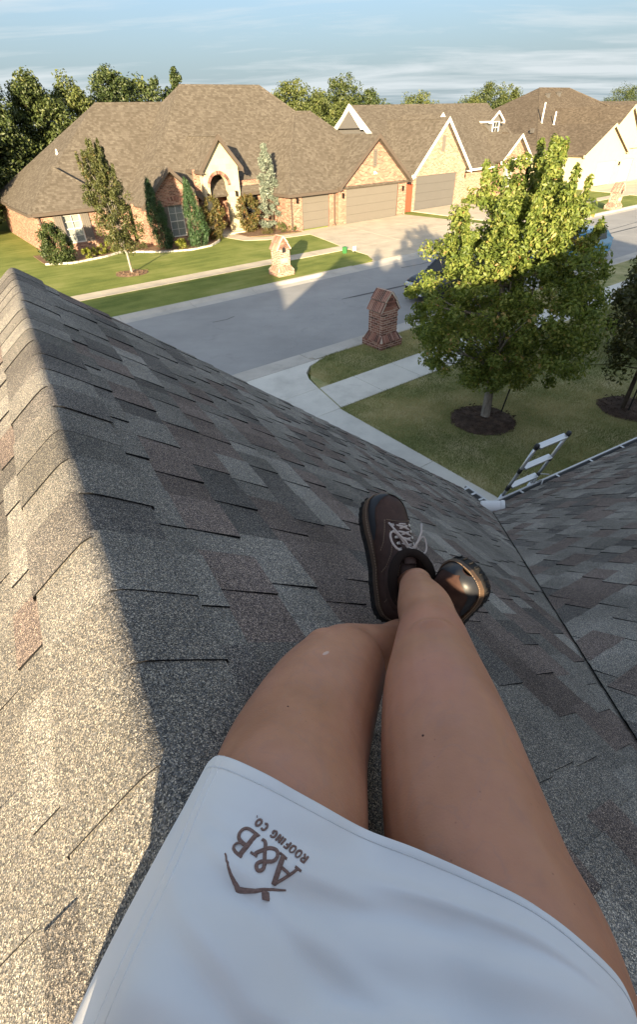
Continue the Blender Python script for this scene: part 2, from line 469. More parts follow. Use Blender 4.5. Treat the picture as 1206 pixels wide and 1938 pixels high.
plain('canister_print', (.22, .27, .36), .5, .3, var=.3, scale=80)
plain('post_black', (.02, .02, .02), .5, .3)
plain('utility_green', (.04, .16, .05), .5, .3)
plain('sign_white', (.5, .5, .47), .5, .3)
t = NT('car_black', .4, .3); t.color((.010, .010, .012)); t.b.inputs['Coat Weight'].default_value = .15; t.b.inputs['Coat Roughness'].default_value = .05
t = NT('car_blue', .2, .5); t.color((.05, .22, .42)); t.b.inputs['Coat Weight'].default_value = .8
t = NT('car_glass', .05, .5); t.color((.02, .022, .025))
t = NT('headlight', .08, .5); t.color((.65, .68, .7)); t.set(Metallic=.3)
plain('plate_white', (.7, .72, .74), .5, .3)
# skin
t = NT('skin', .42, .35); pos = t.coord()
n1 = t.noise(pos, 9, 4, .55); n2 = t.noise(pos, 55, 4, .6); n3 = t.noise(pos, 420, 2)
c = t.ramp(n1, [(.3, (.39, .180, .100)), (.5, (.455, .215, .125)), (.7, (.50, .240, .150))])
c = t.mix(t.maprange(n2, .42, .72, 0, .28), c, (.35, .165, .120))
fr_ = t.math('MULTIPLY', t.ramp(t.voro(pos, 95), [(.06, 1.), (.11, 0.)]), t.ramp(t.noise(pos, 16, 2), [(.52, 0.), (.62, .55)]))
c = t.mix(fr_, c, (.22, .10, .065))
vein = t.ramp(t.noise(t.mapping(pos, (7, 7, 16)), 1.6, 3, .5, 1.5), [(.47, 0.), (.50, 1.), (.53, 0.)])
c = t.mix(t.math('MULTIPLY', vein, .13), c, (.24, .17, .17))
red = t.attr('flush')
c = t.mix(t.math('MULTIPLY', red, .75), c, (.52, .20, .155))
t.color(c); t.bump(t.math('ADD', n3, t.math('MULTIPLY', n2, .8)), .16, .0016)
t.l.new(t.maprange(t.noise(pos, 26, 3), .3, .7, .36, .52), t.b.inputs['Roughness'])
t.b.inputs['Subsurface Weight'].default_value = .18
t.b.inputs['Subsurface Radius'].default_value = (.012, .005, .003)
t.b.inputs['Subsurface Scale'].default_value = .6
plain('mole', (.07, .03, .02), .6, .3)
plain('scar', (.62, .42, .34), .5, .3)
# white knit sports fabric
t = NT('fabric_white', .62, .25); pos = t.coord()
wv = t.noise(pos, 1400, 2); t.color(t.ramp(t.noise(pos, 6, 4), [(.3, (.66, .66, .68)), (.7, (.73, .73, .74))]))
t.b.inputs['Sheen Weight'].default_value = .25; t.bump(wv, .12, .0008)
plain('thread_white', (.70, .71, .73), .6, .2)
t = NT('thread_brown', .6, .25); pos = t.coord()
wv = t.noise(t.mapping(pos, (300, 900, 500)), 1, 2)
t.color(t.ramp(wv, [(.3, (.15, .092, .078)), (.7, (.235, .15, .13))])); t.bump(wv, .5, .001)
# shoe
t = NT('shoe_leather', .6, .28); pos = t.coord()
n = t.noise(pos, 60, 5, .6); t.color(t.ramp(n, [(.3, (.036, .018, .014)), (.7, (.060, .031, .024))])); t.bump(t.voro(pos, 700), .15, .001)
t = NT('toe_cap', .45, .4); pos = t.coord(); t.color((.016, .017, .021)); t.bump(t.noise(pos, 300, 3), .05, .001)
plain('shoe_sole', (.016, .015, .015), .7, .25, bump=.2)
plain('shoe_welt', (.07, .045, .03), .55, .3)
plain('shoe_thread', (.20, .14, .10), .7, .2)
plain('lace', (.42, .36, .335), .8, .15, scale=200, var=.25)
plain('lining', (.02, .014, .012), .95, .1)
plain('eyelet', (.55, .52, .48), .3, .5, metal=.8)
plain('shirt_cloth', (.45, .46, .48), .8, .2)
plain('hair_brown', (.06, .035, .02), .6, .3)
# ================================================================ THE SETTING
rng = random.Random(7)
def sheet(name, pts, z, mat, kind='structure', thick=0.0, label=None):
    mb = MB(); q = [sp(s, p, z) for s, p in pts]
    if thick: mb.prism(q, (0, 0, -thick))
    else: mb.poly(q)
    o = mb.build(name, mat); o['kind'] = kind
    if label: o['label'] = label
    return o
def rect(s0, s1, p0, p1): return [(s0, p0), (s1, p0), (s1, p1), (s0, p1)]
sheet('ground', rect(-900, 900, -900, 900), -.16, 'lawn_far', label='wide base of the ground under lawns and road')
# the lawns stand a kerb's height above the road
NEARK, FARK = 11.80, 20.66           # back edges of the two kerbs
A0, A1 = 12.70, 19.83                # edges of the asphalt
sheet('lawn_near', [(-60, -60), (120, -60), (120, NEARK), (9.0, NEARK), (8.1, 11.45), (7.55, 10.7), (7.35, 10.03), (0.9, 10.03), (.7, 10.7), (.2, NEARK), (-60, NEARK)], 0, 'lawn_near', thick=.15, label='shaded near lawn in front of the roof')
fl = [(-120, FARK), (18.3, FARK), (19.2, 21.0), (19.75, 22.0), (20.05, 24.0), (20.3, 25.2), (21.6, 30.2), (21.6, 31.6), (31.6, 31.6), (31.9, 25.2), (32.4, 22), (32.9, FARK),
      (33.0, FARK), (33.1, 25), (33.1, 33), (39.4, 33), (39.6, 25), (40.6, FARK), (51.5, FARK), (53, 25), (54, 30.5), (66, 30.5), (66, 25), (67, FARK), (900, FARK), (900, 800), (-600, 800), (-600, FARK)]
sheet('lawn_far', fl, 0, 'lawn_far', thick=.15, label='sunlit lawn across the street')
sheet('street', rect(-120, 400, A0 - .02, A1 + .02), -.10, 'asphalt', label='grey asphalt street crossing the view')
# tar-filled crack and small marks in the road
mb = MB()
def ribbon(mb, pts, w, z, mi=0):
    for i in range(len(pts) - 1):
        a = Vector(pts[i]); b = Vector(pts[i + 1]); d = (b - a).normalized(); n = Vector((-d.y, d.x))
        w0 = w[i] if isinstance(w, list) else w; w1 = w[i + 1] if isinstance(w, list) else w
        mb.poly([sp(*(a - n * w0), z), sp(*(b - n * w1), z), sp(*(b + n * w1), z), sp(*(a + n * w0), z)], mi)
ribbon(mb, [(13.5, 16.62), (14.2, 16.56), (15.0, 16.50), (15.9, 16.42), (17, 16.35), (19, 16.2), (22, 16.28), (26, 16.22), (31, 16.3), (40, 16.2)], [.015, .06, .075, .08, .08, .075, .07, .06, .07, .06], -.094)
mb.build('tar_seam', 'tar', kind='structure')['label'] = 'black tar line along the middle of the road'
mb = MB(); ribbon(mb, [(19.3, 18.9), (20.5, 18.75), (22, 18.85), (23.5, 18.7)], .035, -.094); ribbon(mb, [(33, 17.2), (36, 16.9), (40, 17.1), (44, 16.4)], .03, -.094); ribbon(mb, [(7.9, 17.6), (8.5, 17.55), (8.9, 17.7)], .02, -.094)
mb.build('road_crack', 'tar', kind='structure')['label'] = 'dark sealed cracks in the road'

# kerbs: a gutter pan and a rolled kerb, cast in lengths
def kerb(name, p_road, p_lawn, gaps, s0=-60, s1=150, step=3.05):
    root = MB(); sg = 1 if p_lawn > p_road else -1
    root.sbox(s0, s1, min(p_road, p_lawn), max(p_road, p_lawn), -.158, -.125)
    base = root.build(name, 'kerb_concrete'); base['kind'] = 'structure'
    L = abs(p_lawn - p_road)
    prof = [(0, -.102), (L * .55, -.088), (L * .70, -.03), (L * .80, .008), (L, .012)]
    low = [(0, -.102), (L * .5, -.095), (L * .7, -.075), (L * .85, -.04), (L, -.01)]
    def seg(a, b, pr):
        mb = MB(); P = [(p_road + sg * x, z) for x, z in pr]; n = len(P)
        q = [sp(a, p, z) for p, z in P] + [sp(a, p_lawn, -.12), sp(a, p_road, -.12)]
        mb.prism(q, SV * (b - a - .012)); return mb.build('kerb_length', 'kerb_concrete', base, bevel=.006)
    s = s0
    while s < s1:
        b = min(s + step, s1); mid = (s + b) / 2
        seg(s, b, low if any(g0 < mid < g1 for g0, g1 in gaps) else prof); s = b
    return base
kerb('near_kerb', A0, NEARK, [(-.4, 9.0)], -25, 100)
kerb('far_kerb', A1, FARK, [(18.6, 33), (33, 40), (52, 66)], -10, 110)

def slabs(name, quads, mat, zt=.02, th=.14, gap=.008, lab=None):
    mb = MB()
    for q in quads: mb.prism([sp(*p[:2], (p[2] if len(p) > 2 else zt) - .03) for p in q], (0, 0, -th + .03))
    base = mb.build(name, mat); base['kind'] = 'structure'
    if lab: base['label'] = lab
    for q in quads:
        c = Vector((sum(p[0] for p in q) / len(q), sum(p[1] for p in q) / len(q)))
        pts = []
        for p in q:
            d = Vector((p[0], p[1])) - c; d = d * (1 - gap / max(d.length, .1))
            pts.append(sp(c.x + d.x, c.y + d.y, p[2] if len(p) > 2 else zt))
        m = MB(); m.prism(pts, (0, 0, -th + .035)); m.build('slab', mat, base, bevel=.005)
    return base
# near driveway with its flared apron, near sidewalk, far sidewalk
q = []
for p0, p1 in ((-1.0, 2.4), (2.4, 5.5), (5.5, 8.7)):
    q += [[(.95, p0), (4.0, p0), (4.0, p1), (.95, p1)], [(4.0, p0), (7.02, p0), (7.02, p1), (4.0, p1)]]
q += [[(.9, 8.7), (4.0, 8.7), (4.0, 10.03), (.9, 10.03)], [(4.0, 8.7), (7.05, 8.7), (7.33, 10.03), (4.0, 10.03)]]
q += [[(.9, 10.03), (4.0, 10.03), (4.0, 11.78, -.01), (.1, 11.78, -.01), (.7, 10.8)], [(4.0, 10.03), (7.33, 10.03), (7.5, 10.7, .012), (7.72, 11.15, .006), (8.1, 11.5, .0), (8.95, 11.78, -.008), (4.0, 11.78, -.01)]]
slabs('near_driveway', q, 'concrete', lab='pale concrete driveway below the roof')
q = []; s = 7.08
while s < 70:
    q.append([(s if s > 7.1 else 7.08, 8.72), (s + 1.5, 8.72), (s + 1.5, 10.02), (s if s > 7.1 else 7.36, 10.02)]); s += 1.5
slabs('near_sidewalk', q, 'concrete', zt=.018, lab='concrete sidewalk beside the near lawn')
q = []; s = -20
while s < 20.0:
    q.append([(s, 23.95), (s + 1.52, 23.95), (s + 1.52, 25.0), (s, 25.0)]); s += 1.52
s = 39.8
while s < 52: q.append([(s, 23.95), (s + 1.52, 23.95), (s + 1.52, 25.0), (s, 25.0)]); s += 1.52
slabs('far_sidewalk', q, 'concrete_sunlit', zt=.018, lab='concrete sidewalk across the far lawn')
q = []
ps = [(20.7, 19.0, 33.2, -.01), (22.0, 19.72, 32.5, .012), (24.0, 20.0, 32.0, .02), (25.2, 20.28, 31.95, .02), (28, 20.95, 31.8, .02), (31.0, 21.6, 31.55, .02)]
for (p0, a0, b0, z0), (p1, a1, b1, z1) in zip(ps[:-1], ps[1:]):
    for k in range(3):
        f = lambda a, b, t: a + (b - a) * t / 3
        q.append([(f(a0, b0, k), p0, z0), (f(a0, b0, k + 1), p0, z0), (f(a1, b1, k + 1), p1, z1), (f(a1, b1, k), p1, z1)])
slabs('far_driveway', q, 'concrete_sunlit', lab='sunlit concrete driveway of the brick house')
slabs('neighbour_driveway', [[(33.3, 20.7, -.01), (40.2, 20.7, -.01), (39.4, 25), (33.2, 25)], [(33.2, 25), (39.4, 25), (39.3, 31.9), (33.2, 31.9)]], 'concrete_sunlit', lab='concrete driveway of the white-trimmed house')
slabs('cream_house_driveway', [[(52, 20.7, -.01), (66.5, 20.7, -.01), (65.8, 25), (53.2, 25)], [(53.2, 25), (65.8, 25), (65.8, 29.6), (54, 29.6)]], 'concrete_sunlit', lab='concrete driveway of the cream house')
# front walk of the brick house
q = [[(21.55, 29.55), (21.5, 30.65), (20.0, 30.75), (19.95, 29.7)], [(19.95, 29.7), (20.0, 30.75), (18.6, 31.05), (18.3, 30.0)], [(18.3, 30.0), (18.6, 31.05), (17.9, 31.7), (17.0, 30.9)], [(17.0, 30.9), (17.9, 31.7), (17.75, 33.5), (16.6, 33.5)]]
slabs('front_walk', q, 'concrete_sunlit', zt=.016, lab='curving front walk to the stone porch')
# planting beds and mulch rings
def ring(name, s, p, r, mat, z=.03, lab=None, seed=0):
    rr = random.Random(seed); n = 26; mb = MB()
    out = [sp(s + math.cos(2 * math.pi * i / n) * r * rr.uniform(.94, 1.06), p + math.sin(2 * math.pi * i / n) * r * rr.uniform(.94, 1.06), .004) for i in range(n)]
    mid = [sp(s + math.cos(2 * math.pi * i / n) * r * .72, p + math.sin(2 * math.pi * i / n) * r * .72, z * rr.uniform(.8, 1.6)) for i in range(n)]
    for i in range(n):
        j = (i + 1) % n; mb.add([out[i], out[j], mid[j], mid[i]], [(0, 1, 2, 3)])
    c = sp(s, p, z * 1.7); b = len(mb.v); mb.v += [tuple(x) for x in mid] + [tuple(c)]
    for i in range(n): mb.f.append((b + i, b + (i + 1) % n, b + n)); mb.m.append(0)
    # loose bark chips
    for k in range(150):
        a = rr.uniform(0, 6.28); d = r * math.sqrt(rr.uniform(0, 1.05)); q = sp(s + math.cos(a) * d, p + math.sin(a) * d, z * 1.5 + .008)
        u = Vector((rr.gauss(0, 1), rr.gauss(0, 1), rr.gauss(0, .35))).normalized(); w = u.orthogonal().normalized()
        mb.obox(q, u * rr.uniform(.015, .045), w * rr.uniform(.006, .014), u.cross(w) * .004)
    o = mb.build(name, mat, smooth=False); o['kind'] = 'stuff'; o['label'] = lab; return o
ring('mulch', 9.30, 6.0, .78, 'mulch', .035, 'dark mulch circle around the big round tree', 1)
ring('mulch', 12.5, 4.1, .70, 'mulch', .035, 'dark mulch circle at the picture edge tree', 2)
ring('mulch', 8.3, 27.45, .82, 'mulch_tan', .03, 'tan mulch circle around the slim lawn tree', 3)
mb = MB()
bed = [(5.3, 33.0), (6.6, 32.2), (8.6, 32.6), (9.6, 33.2), (10.6, 32.4), (11.6, 31.3), (13.2, 30.6), (14.6, 30.9), (15.6, 31.8), (16.5, 33.3), (16.5, 36.2), (5.3, 36.2)]
mb.prism([sp(s, p, .03) for s, p in bed], (0, 0, -.03))
mb.prism([sp(s, p, .03) for s, p in [(17.85, 31.9), (19.0, 31.25), (20.4, 30.95), (21.5, 30.85), (21.5, 31.6), (21.1, 34.9), (17.85, 34.9)]], (0, 0, -.03))
rr = random.Random(5)
o = mb.build('planting_bed', 'mulch_tan'); o['kind'] = 'structure'; o['label'] = 'tan mulched planting beds along the brick house'
# pale edging stones along the bed
base = MB(); pts = bed[:10]
edge_root = empty('bed_edging', sp(10, 32, 0), 'row of pale edging stones around the planting bed', 'edging')
stone_me = {}
for v in range(3):
    m = MB(); r2 = random.Random(v)
    m.obox((0, 0, 0), (.5, 0, 0), (0, .5, 0), (0, 0, .5))
    m.v = [(x * r2.uniform(.85, 1.05), y * r2.uniform(.85, 1.05), z * r2.uniform(.85, 1.05)) for x, y, z in m.v]
    me = m.mesh('edging_stone', 'kerb_concrete'); stone_me[v] = me
for i in range(len(pts) - 1):
    a = Vector(pts[i]); b = Vector(pts[i + 1]); L = (b - a).length; n = max(1, int(L / .26))
    for k in range(n):
        c = a + (b - a) * ((k + .5) / n); d = (b - a).normalized(); x = SV * d.x + PV * d.y; y = ZV.cross(x)
        link_mesh('edging_stone', stone_me[k % 3], edge_root, frame(sp(c.x, c.y, .045), x * (L / n * .94), y * .13, ZV * rr.uniform(.08, .11)))

# rough unmown grass beyond the near lawn
mb = MB(); mb.prism([sp(s, p, .03) for s, p in [(12.6, 7.9), (14.2, 6.2), (16.5, 4.6), (20, 3.2), (26, 2), (60, 2), (60, 8.4), (13.2, 8.55)]], (0, 0, -.03))
o = mb.build('rough_grass_patch', 'rough_grass'); o['kind'] = 'structure'; o['label'] = 'pale unmown grass beyond the near lawn'

def patch(P):
    g = np.random.default_rng(77).uniform(0, 1, (64, 64)); v = np.zeros(len(P))
    for sc_, w_ in ((.55, .5), (1.5, .32), (4.0, .18)):
        x = P[:, 0] * sc_ + 20; y = P[:, 1] * sc_ + 20; i = np.floor(x).astype(int); j = np.floor(y).astype(int); fx = x - i; fy = y - j
        fx = fx * fx * (3 - 2 * fx); fy = fy * fy * (3 - 2 * fy); q = lambda a, b: g[a % 64, b % 64]
        v += w_ * (q(i, j) * (1 - fx) * (1 - fy) + q(i + 1, j) * fx * (1 - fy) + q(i, j + 1) * (1 - fx) * fy + q(i + 1, j + 1) * fx * fy)
    return np.clip((v - .5) * 1.9 + .5, 0, 1)
def blades(name, n, place, mat, h0, h1, w, label, seed, lean=.5, z=0.0):
    r = np.random.default_rng(seed); P = place(r, n); n = len(P)
    ang = r.uniform(0, 2 * np.pi, n); ln = r.uniform(h0, h1, n); la = r.uniform(0, 2 * np.pi, n); ll = r.uniform(.1, lean, n) * ln
    dx, dy = np.cos(ang) * w, np.sin(ang) * w
    V = np.zeros((n, 3, 3), np.float32)
    V[:, 0] = np.stack([P[:, 0] - dx, P[:, 1] - dy, np.full(n, z)], 1); V[:, 1] = np.stack([P[:, 0] + dx, P[:, 1] + dy, np.full(n, z)], 1)
    V[:, 2] = np.stack([P[:, 0] + np.cos(la) * ll, P[:, 1] + np.sin(la) * ll, z + ln], 1)
    me = bpy.data.meshes.new(name); me.vertices.add(n * 3); me.loops.add(n * 3); me.polygons.add(n)
    me.vertices.foreach_set('co', V.ravel()); me.loops.foreach_set('vertex_index', np.arange(n * 3, dtype=np.int32))
    me.polygons.foreach_set('loop_start', np.arange(0, n * 3, 3, dtype=np.int32)); me.polygons.foreach_set('loop_total', np.full(n, 3, np.int32))
    me.update(); a = me.attributes.new('rnd', 'FLOAT', 'FACE'); a.data.foreach_set('value', np.clip(patch(P) + r.normal(0, .16, n), 0, 1).astype(np.float32))
    me.materials.append(MAT[mat]); o = bpy.data.objects.new(name, me); COL.objects.link(o); o['kind'] = 'stuff'; o['label'] = label; return o
SVn, PVn = np.array(SV)[:2], np.array(PV)[:2]
def in_near(r, n):
    s = r.uniform(6.98, 17, n); p = r.uniform(2.8, 8.76, n); k = np.ones(n, bool)
    k &= ((s - 9.3) ** 2 + (p - 6.0) ** 2 > .74 ** 2) & ((s - 12.5) ** 2 + (p - 4.1) ** 2 > .66 ** 2)
    k &= r.uniform(0, 1, n) < np.clip(1.25 - (np.hypot(s, p) - 7) / 12, .3, 1)
    return s[k, None] * SVn + p[k, None] * PVn
def in_strip(r, n):
    s = r.uniform(7.7, 20, n); p = r.uniform(9.99, 11.84, n)
    k = (s > 7.55 + np.clip(p - 10.6, 0, 2) ** 2 * .9)
    return s[k, None] * SVn + p[k, None] * PVn
def in_rough(r, n):
    s = r.uniform(12.8, 40, n); p = r.uniform(2, 8.5, n); k = (p > 7.9 - (s - 12.6) * 1.0) & (p > 2 + 2.5 * np.exp(-(s - 15) / 4))
    k &= r.uniform(0, 1, n) < np.clip(1.4 - s / 40, .2, 1)
    return s[k, None] * SVn + p[k, None] * PVn
blades('grass', 230000, in_near, 'blade', .02, .055, .0035, 'short mown grass of the near lawn', 11, .8)
blades('grass', 70000, in_strip, 'blade', .02, .06, .004, 'short grass strip between sidewalk and road', 12, .8)
blades('grass', 90000, in_rough, 'blade_dry', .10, .34, .006, 'tall pale dry grass beyond the near lawn', 13, .7, .02)

# ================================================================ THE ROOF WE SIT ON
DR, OR, LG, LV, ZE, TT = .535, -.051, 3.147, 2.658, -3.371, .772
CT = 1 / math.sqrt(1 + TT * TT); ST = TT * CT
WR = (-ZE - DR) / TT                     # horizontal run ridge to eave
LOWB = 2.1; ZM = 1.2                                 # main ridge, relative to the camera
AM = LV - (ZM - ZE) / TT
BH = OR + LOWB + (ZM + DR) / TT
AJ = LV - WR
house0 = empty('near_house', ab(0, 0, -H), 'house under the camera with dark shingled gable roof and valley', 'house')
# slope frames: origin on the upper edge, x along courses, y downslope, n outward
yA = RP * CT - ZV * ST; yB = -RP * CT - ZV * ST; yC = RD * CT - ZV * ST
SL = {
 'A': dict(o=ab(0, OR, -DR), x=RD, y=yA, n=(RP * ST + ZV * CT), poly=[(AJ, 0), (LG, 0), (LG, WR / CT), (LV, WR / CT)]),
 'B': dict(o=ab(0, OR, -DR), x=RD, y=yB, n=(-RP * ST + ZV * CT), poly=[(AJ, 0), (LG, 0), (LG, WR / CT), (AJ - WR, WR / CT)]),
 'C': dict(o=ab(AM, 0, ZM), x=RP, y=yC, n=(RD * ST + ZV * CT), poly=[(BH, 0), (12.1, 0), (18.0, (LV - AM) / CT), (OR + WR, (LV - AM) / CT), (OR, (AJ - AM) / CT), (OR + LOWB, (AJ - AM) / CT)]),
}
def clip(poly, region):
    def area(p): return sum(p[i][0] * p[(i + 1) % len(p)][1] - p[(i + 1) % len(p)][0] * p[i][1] for i in range(len(p)))
    if area(region) < 0: region = region[::-1]
    out = poly
    for i in range(len(region)):
        a = region[i]; b = region[(i + 1) % len(region)]; inp = out; out = []
        side = lambda p: (b[0] - a[0]) * (p[1] - a[1]) - (b[1] - a[1]) * (p[0] - a[0])
        for j in range(len(inp)):
            p = inp[j]; q = inp[(j + 1) % len(inp)]; sp_, sq = side(p), side(q)
            if sp_ >= 0: out.append(p)
            if (sp_ >= 0) != (sq >= 0):
                t = sp_ / (sp_ - sq); out.append((p[0] + (q[0] - p[0]) * t, p[1] + (q[1] - p[1]) * t))
        if len(out) < 3: return []
    return out
slope_ob = {}
for k, d in SL.items():
    mb = MB(); pts = [d['o'] + d['x'] * a + d['y'] * b - d['n'] * .004 for a, b in d['poly']]
    mb.prism(pts, d['n'] * -.05)
    slope_ob[k] = mb.build('roof_slope', 'shingle_dark', house0)
# hidden back slopes close the roof
mb = MB()
back = [ab(AM, BH, ZM), ab(AM, 12.1, ZM), ab(2 * AM - LV, 18, ZE), ab(2 * AM - LV, OR + LOWB - WR, ZE)]
mb.poly(back); mb.poly([ab(AJ, OR + LOWB, -DR), ab(AM, BH, ZM), ab(2 * AM - LV, OR + LOWB - WR, ZE)])
mb.poly([ab(AJ, OR, -DR), ab(AJ, OR + LOWB, -DR), ab(2 * AM - LV, OR + LOWB - WR, ZE), ab(AJ - WR, OR - WR, ZE)])
mb.poly([ab(AM, 12.1, ZM), ab(LV, 18, ZE), ab(2 * AM - LV, 18, ZE)])
mb.build('rear_roof', 'shingle_dark', house0)
EXPO = .143
tabs = []
def frame_area(pts):
    px = [pix(p) for p in pts]
    if any(p is None for p in px): return -1
    cx = sum(p[0] for p in px) / len(px); cy = sum(p[1] for p in px) / len(px)
    if not (-250 < cx < 1456 and -100 < cy < 2100): return -1
    a = abs(sum(px[i][0] * px[(i + 1) % len(px)][1] - px[(i + 1) % len(px)][0] * px[i][1] for i in range(len(px)))) / 2
    if not (0 < cx < 1206 and 0 < cy < 1938): a *= .02
    return a
r3 = random.Random(21)
MATS4 = ['shingle_grey', 'shingle_pale', 'shingle_brown', 'shingle_dark']
for k, d in SL.items():
    ymin = 0.02 if k != 'C' else 0.0; ymax = max(p[1] for p in d['poly'])
    ny = int((ymax - ymin) / EXPO) + 1
    x0, x1 = (-.75, LG + .01) if k != 'C' else (OR - .2, 9.5)
    for j in range(ny):
        yb = ymax - j * EXPO; yt = yb - EXPO
        if yt < ymin - .05: yt = ymin
        if yb <= yt + .02: continue
        x = x0 - r3.uniform(0, .3); tooth = r3.random() < .5
        cur = r3.choices(range(4), (4, 3, 3, 2))[0]
        while x < x1:
            w = r3.uniform(.10, .205) if tooth else r3.uniform(.075, .165)
            if r3.random() < .7: cur = r3.choices(range(4), (4, 3, 3.4, 2))[0]
            t = (.0085 if tooth else .0038) * r3.uniform(.85, 1.2)
            xa, xb = max(x, x0), min(x + w, x1)
            if xb - xa > .02: tabs.append((k, xa, xb, yt, yb, t, cur))
            x += w; tooth = not tooth
def unit_tab(mat):
    mb = MB()
    # x 0..1, y 0..1 downslope, z 0..1 thickness; butt and side edges are bare asphalt
    vs = [(0, -.12, -.4), (1, -.12, -.4), (1, 1, -.4), (0, 1, -.4), (0, -.12, .22), (1, -.12, .22), (1, 1, 1), (0, 1, 1)]
    mb.add(vs, [(4, 5, 6, 7)], 0); mb.add(vs, [(0, 1, 5, 4), (1, 2, 6, 5), (2, 3, 7, 6), (3, 0, 4, 7)], 1)
    return mb.mesh('shingle', [mat, 'asphalt_edge'], uv=False)
UT = [unit_tab(m) for m in MATS4]
full = []; rest = {k: MB() for k in SL}
for (k, xa, xb, yt, yb, t, cur) in tabs:
    d = SL[k]; rc = [(xa, yt), (xb, yt), (xb, yb), (xa, yb)]
    reg = d['poly']
    if k == 'C': reg = reg[:5]
    if k == 'B': reg = [(-3, 0), (LG, 0), (LG, WR / CT), (-3, WR / CT)]
    c = clip(rc, reg)
    if len(c) < 3: continue
    W3 = lambda p, h: d['o'] + d['x'] * p[0] + d['y'] * p[1] + d['n'] * h
    fa = frame_area([W3(p, 0) for p in c])
    if fa < 0: continue
    whole = len(c) == 4 and abs(sum(c[i][0] * c[(i + 1) % 4][1] - c[(i + 1) % 4][0] * c[i][1] for i in range(4))) / 2 > (xb - xa) * (yb - yt) * .999
    lift = .018 if k == 'C' else 0.0
    full.append((fa if whole else 0, k, xa, xb, yt, yb, t, cur, c, lift))
full.sort(key=lambda e: -e[0])
def put_joined(e):
    fa, k, xa, xb, yt, yb, t, cur, c, lift = e; d = SL[k]; mb = rest[k]
    hgt = lambda y: lift + t * max(.30, (y - yt) / (yb - yt))
    top = [d['o'] + d['x'] * p[0] + d['y'] * p[1] + d['n'] * hgt(p[1]) for p in c]
    bot = [d['o'] + d['x'] * p[0] + d['y'] * p[1] - d['n'] * .003 for p in c]
    n = len(c); nr = Vector((0, 0, 0))
    for i in range(n): nr += top[i].cross(top[(i + 1) % n])
    if nr.dot(d['n']) < 0: top.reverse(); bot.reverse()
    mb.add(top, [tuple(range(n))], cur)
    mb.add(top + bot, [(i, i + n, (i + 1) % n + n, (i + 1) % n) for i in range(n)], 4)
for i, e in enumerate(full):
    if i < 265 and e[0] > 0:
        fa, k, xa, xb, yt, yb, t, cur, c, lift = e; d = SL[k]
        flip = d['x'].cross(d['y']).dot(d['n']) < 0
        o = d['o'] + d['x'] * (xb if flip else xa) + d['y'] * yt + d['n'] * lift
        x = d['x'] * (xb - xa) * (-1 if flip else 1)
        link_mesh('shingle', UT[cur], slope_ob[k], frame(o, x, d['y'] * (yb - yt), d['n'] * t))
    else: put_joined(e)
for k, mb in rest.items():
    o = mb.build('shingles', MATS4 + ['asphalt_edge'], slope_ob[k], uv=False); o['kind'] = 'stuff'
# ridge caps, bent over the crest, butts towards the camera
def cap_mesh(mat):
    mb = MB(); rows = []; n = 14
    for yy, lift in ((0, .0135), (.5, .0128), (1.12, .0118)):
        row = []
        for i in range(n + 1):
            x = -.12 + .24 * i / n; eps = .014
            z = -TT * math.sqrt(x * x + eps * eps) + TT * .006 + lift
            row.append(RP * x + ZV * z + RD * (yy * EXPO))
        rows.append(row)
    mb.grid(rows, 0)
    butt = [[p for p in rows[0]], [p - ZV * .003 for p in rows[0]]]
    mb.grid(butt, 1)
    for e in (0, -1): mb.grid([[r[e] for r in rows], [r[e] - ZV * .012 for r in rows]], 1)
    return mb.mesh('ridge_cap', [mat, 'asphalt_edge'], uv=False, smooth=True)
CM = [cap_mesh(m) for m in MATS4]
a = -1.0; capr = random.Random(4); i = 0
while a < LG - .02:
    link_mesh('ridge_cap', CM[capr.choices(range(4), (5, 2.6, .5 if i % 3 else .05, 1.6) if a > .5 else (5, 3, 0, 1))[0]], house0, Matrix.Translation(ab(a, OR, -DR) + RP * capr.uniform(-.004, .004)))
    a += EXPO
# rake boards, fascia, walls below
mb = MB()
for sgn in (1, -1):
    e = ab(LG - .02, OR + sgn * WR, ZE); t0 = ab(LG - .02, OR, -DR)
    nrm = (ZV * CT + RP * sgn * ST)
    mb.prism([t0 - nrm * .055, e - nrm * .055, e - nrm * .25, t0 - nrm * .25 - ZV * .0], RD * -.03)
mb.build('rake_board', 'trim_dark', house0)
mb = MB()
mb.prism([ab(LV - .02, OR + WR + .0, ZE - .08), ab(LV - .02, 18, ZE - .08), ab(LV - .02, 18, ZE - .28), ab(LV - .02, OR + WR, ZE - .28)], RD * -.03)
mb.prism([ab(LV, OR + WR - .02, ZE - .08), ab(LG, OR + WR - .02, ZE - .08), ab(LG, OR + WR - .02, ZE - .28), ab(LV, OR + WR - .02, ZE - .28)], RP * -.03)
mb.build('fascia', 'trim_dark', house0)
mb = MB()
zw = ZE - .2
mb.prism([ab(LG - .35, OR - WR + .4, -H), ab(LG - .35, OR + WR - .4, -H), ab(LG - .35, OR + WR - .4, zw), ab(LG - .35, OR, -DR - .45), ab(LG - .35, OR - WR + .4, zw)], RD * -.2)
mb.prism([ab(LV - .4, OR + WR - .4, -H), ab(LV - .4, 17.6, -H), ab(LV - .4, 17.6, zw), ab(LV - .4, OR + WR - .4, zw)], RD * -.2)
mb.prism([ab(LG - .35, OR + WR - .4, -H), ab(LV - .6, OR + WR - .4, -H), ab(LV - .6, OR + WR - .4, zw), ab(LG - .35, OR + WR - .4, zw)], RP * -.2)
mb.prism([ab(LG - .35, OR - WR + .4, -H), ab(-8.5, OR - WR + .4, -H), ab(-8.5, OR - WR + .4, zw), ab(LG - .35, OR - WR + .4, zw)], RP * .2)
mb.prism([ab(LV - .4, 17.6, -H), ab(-8.5, 17.6, -H), ab(-8.5, 17.6, zw), ab(LV - .4, 17.6, zw)], RP * -.2)
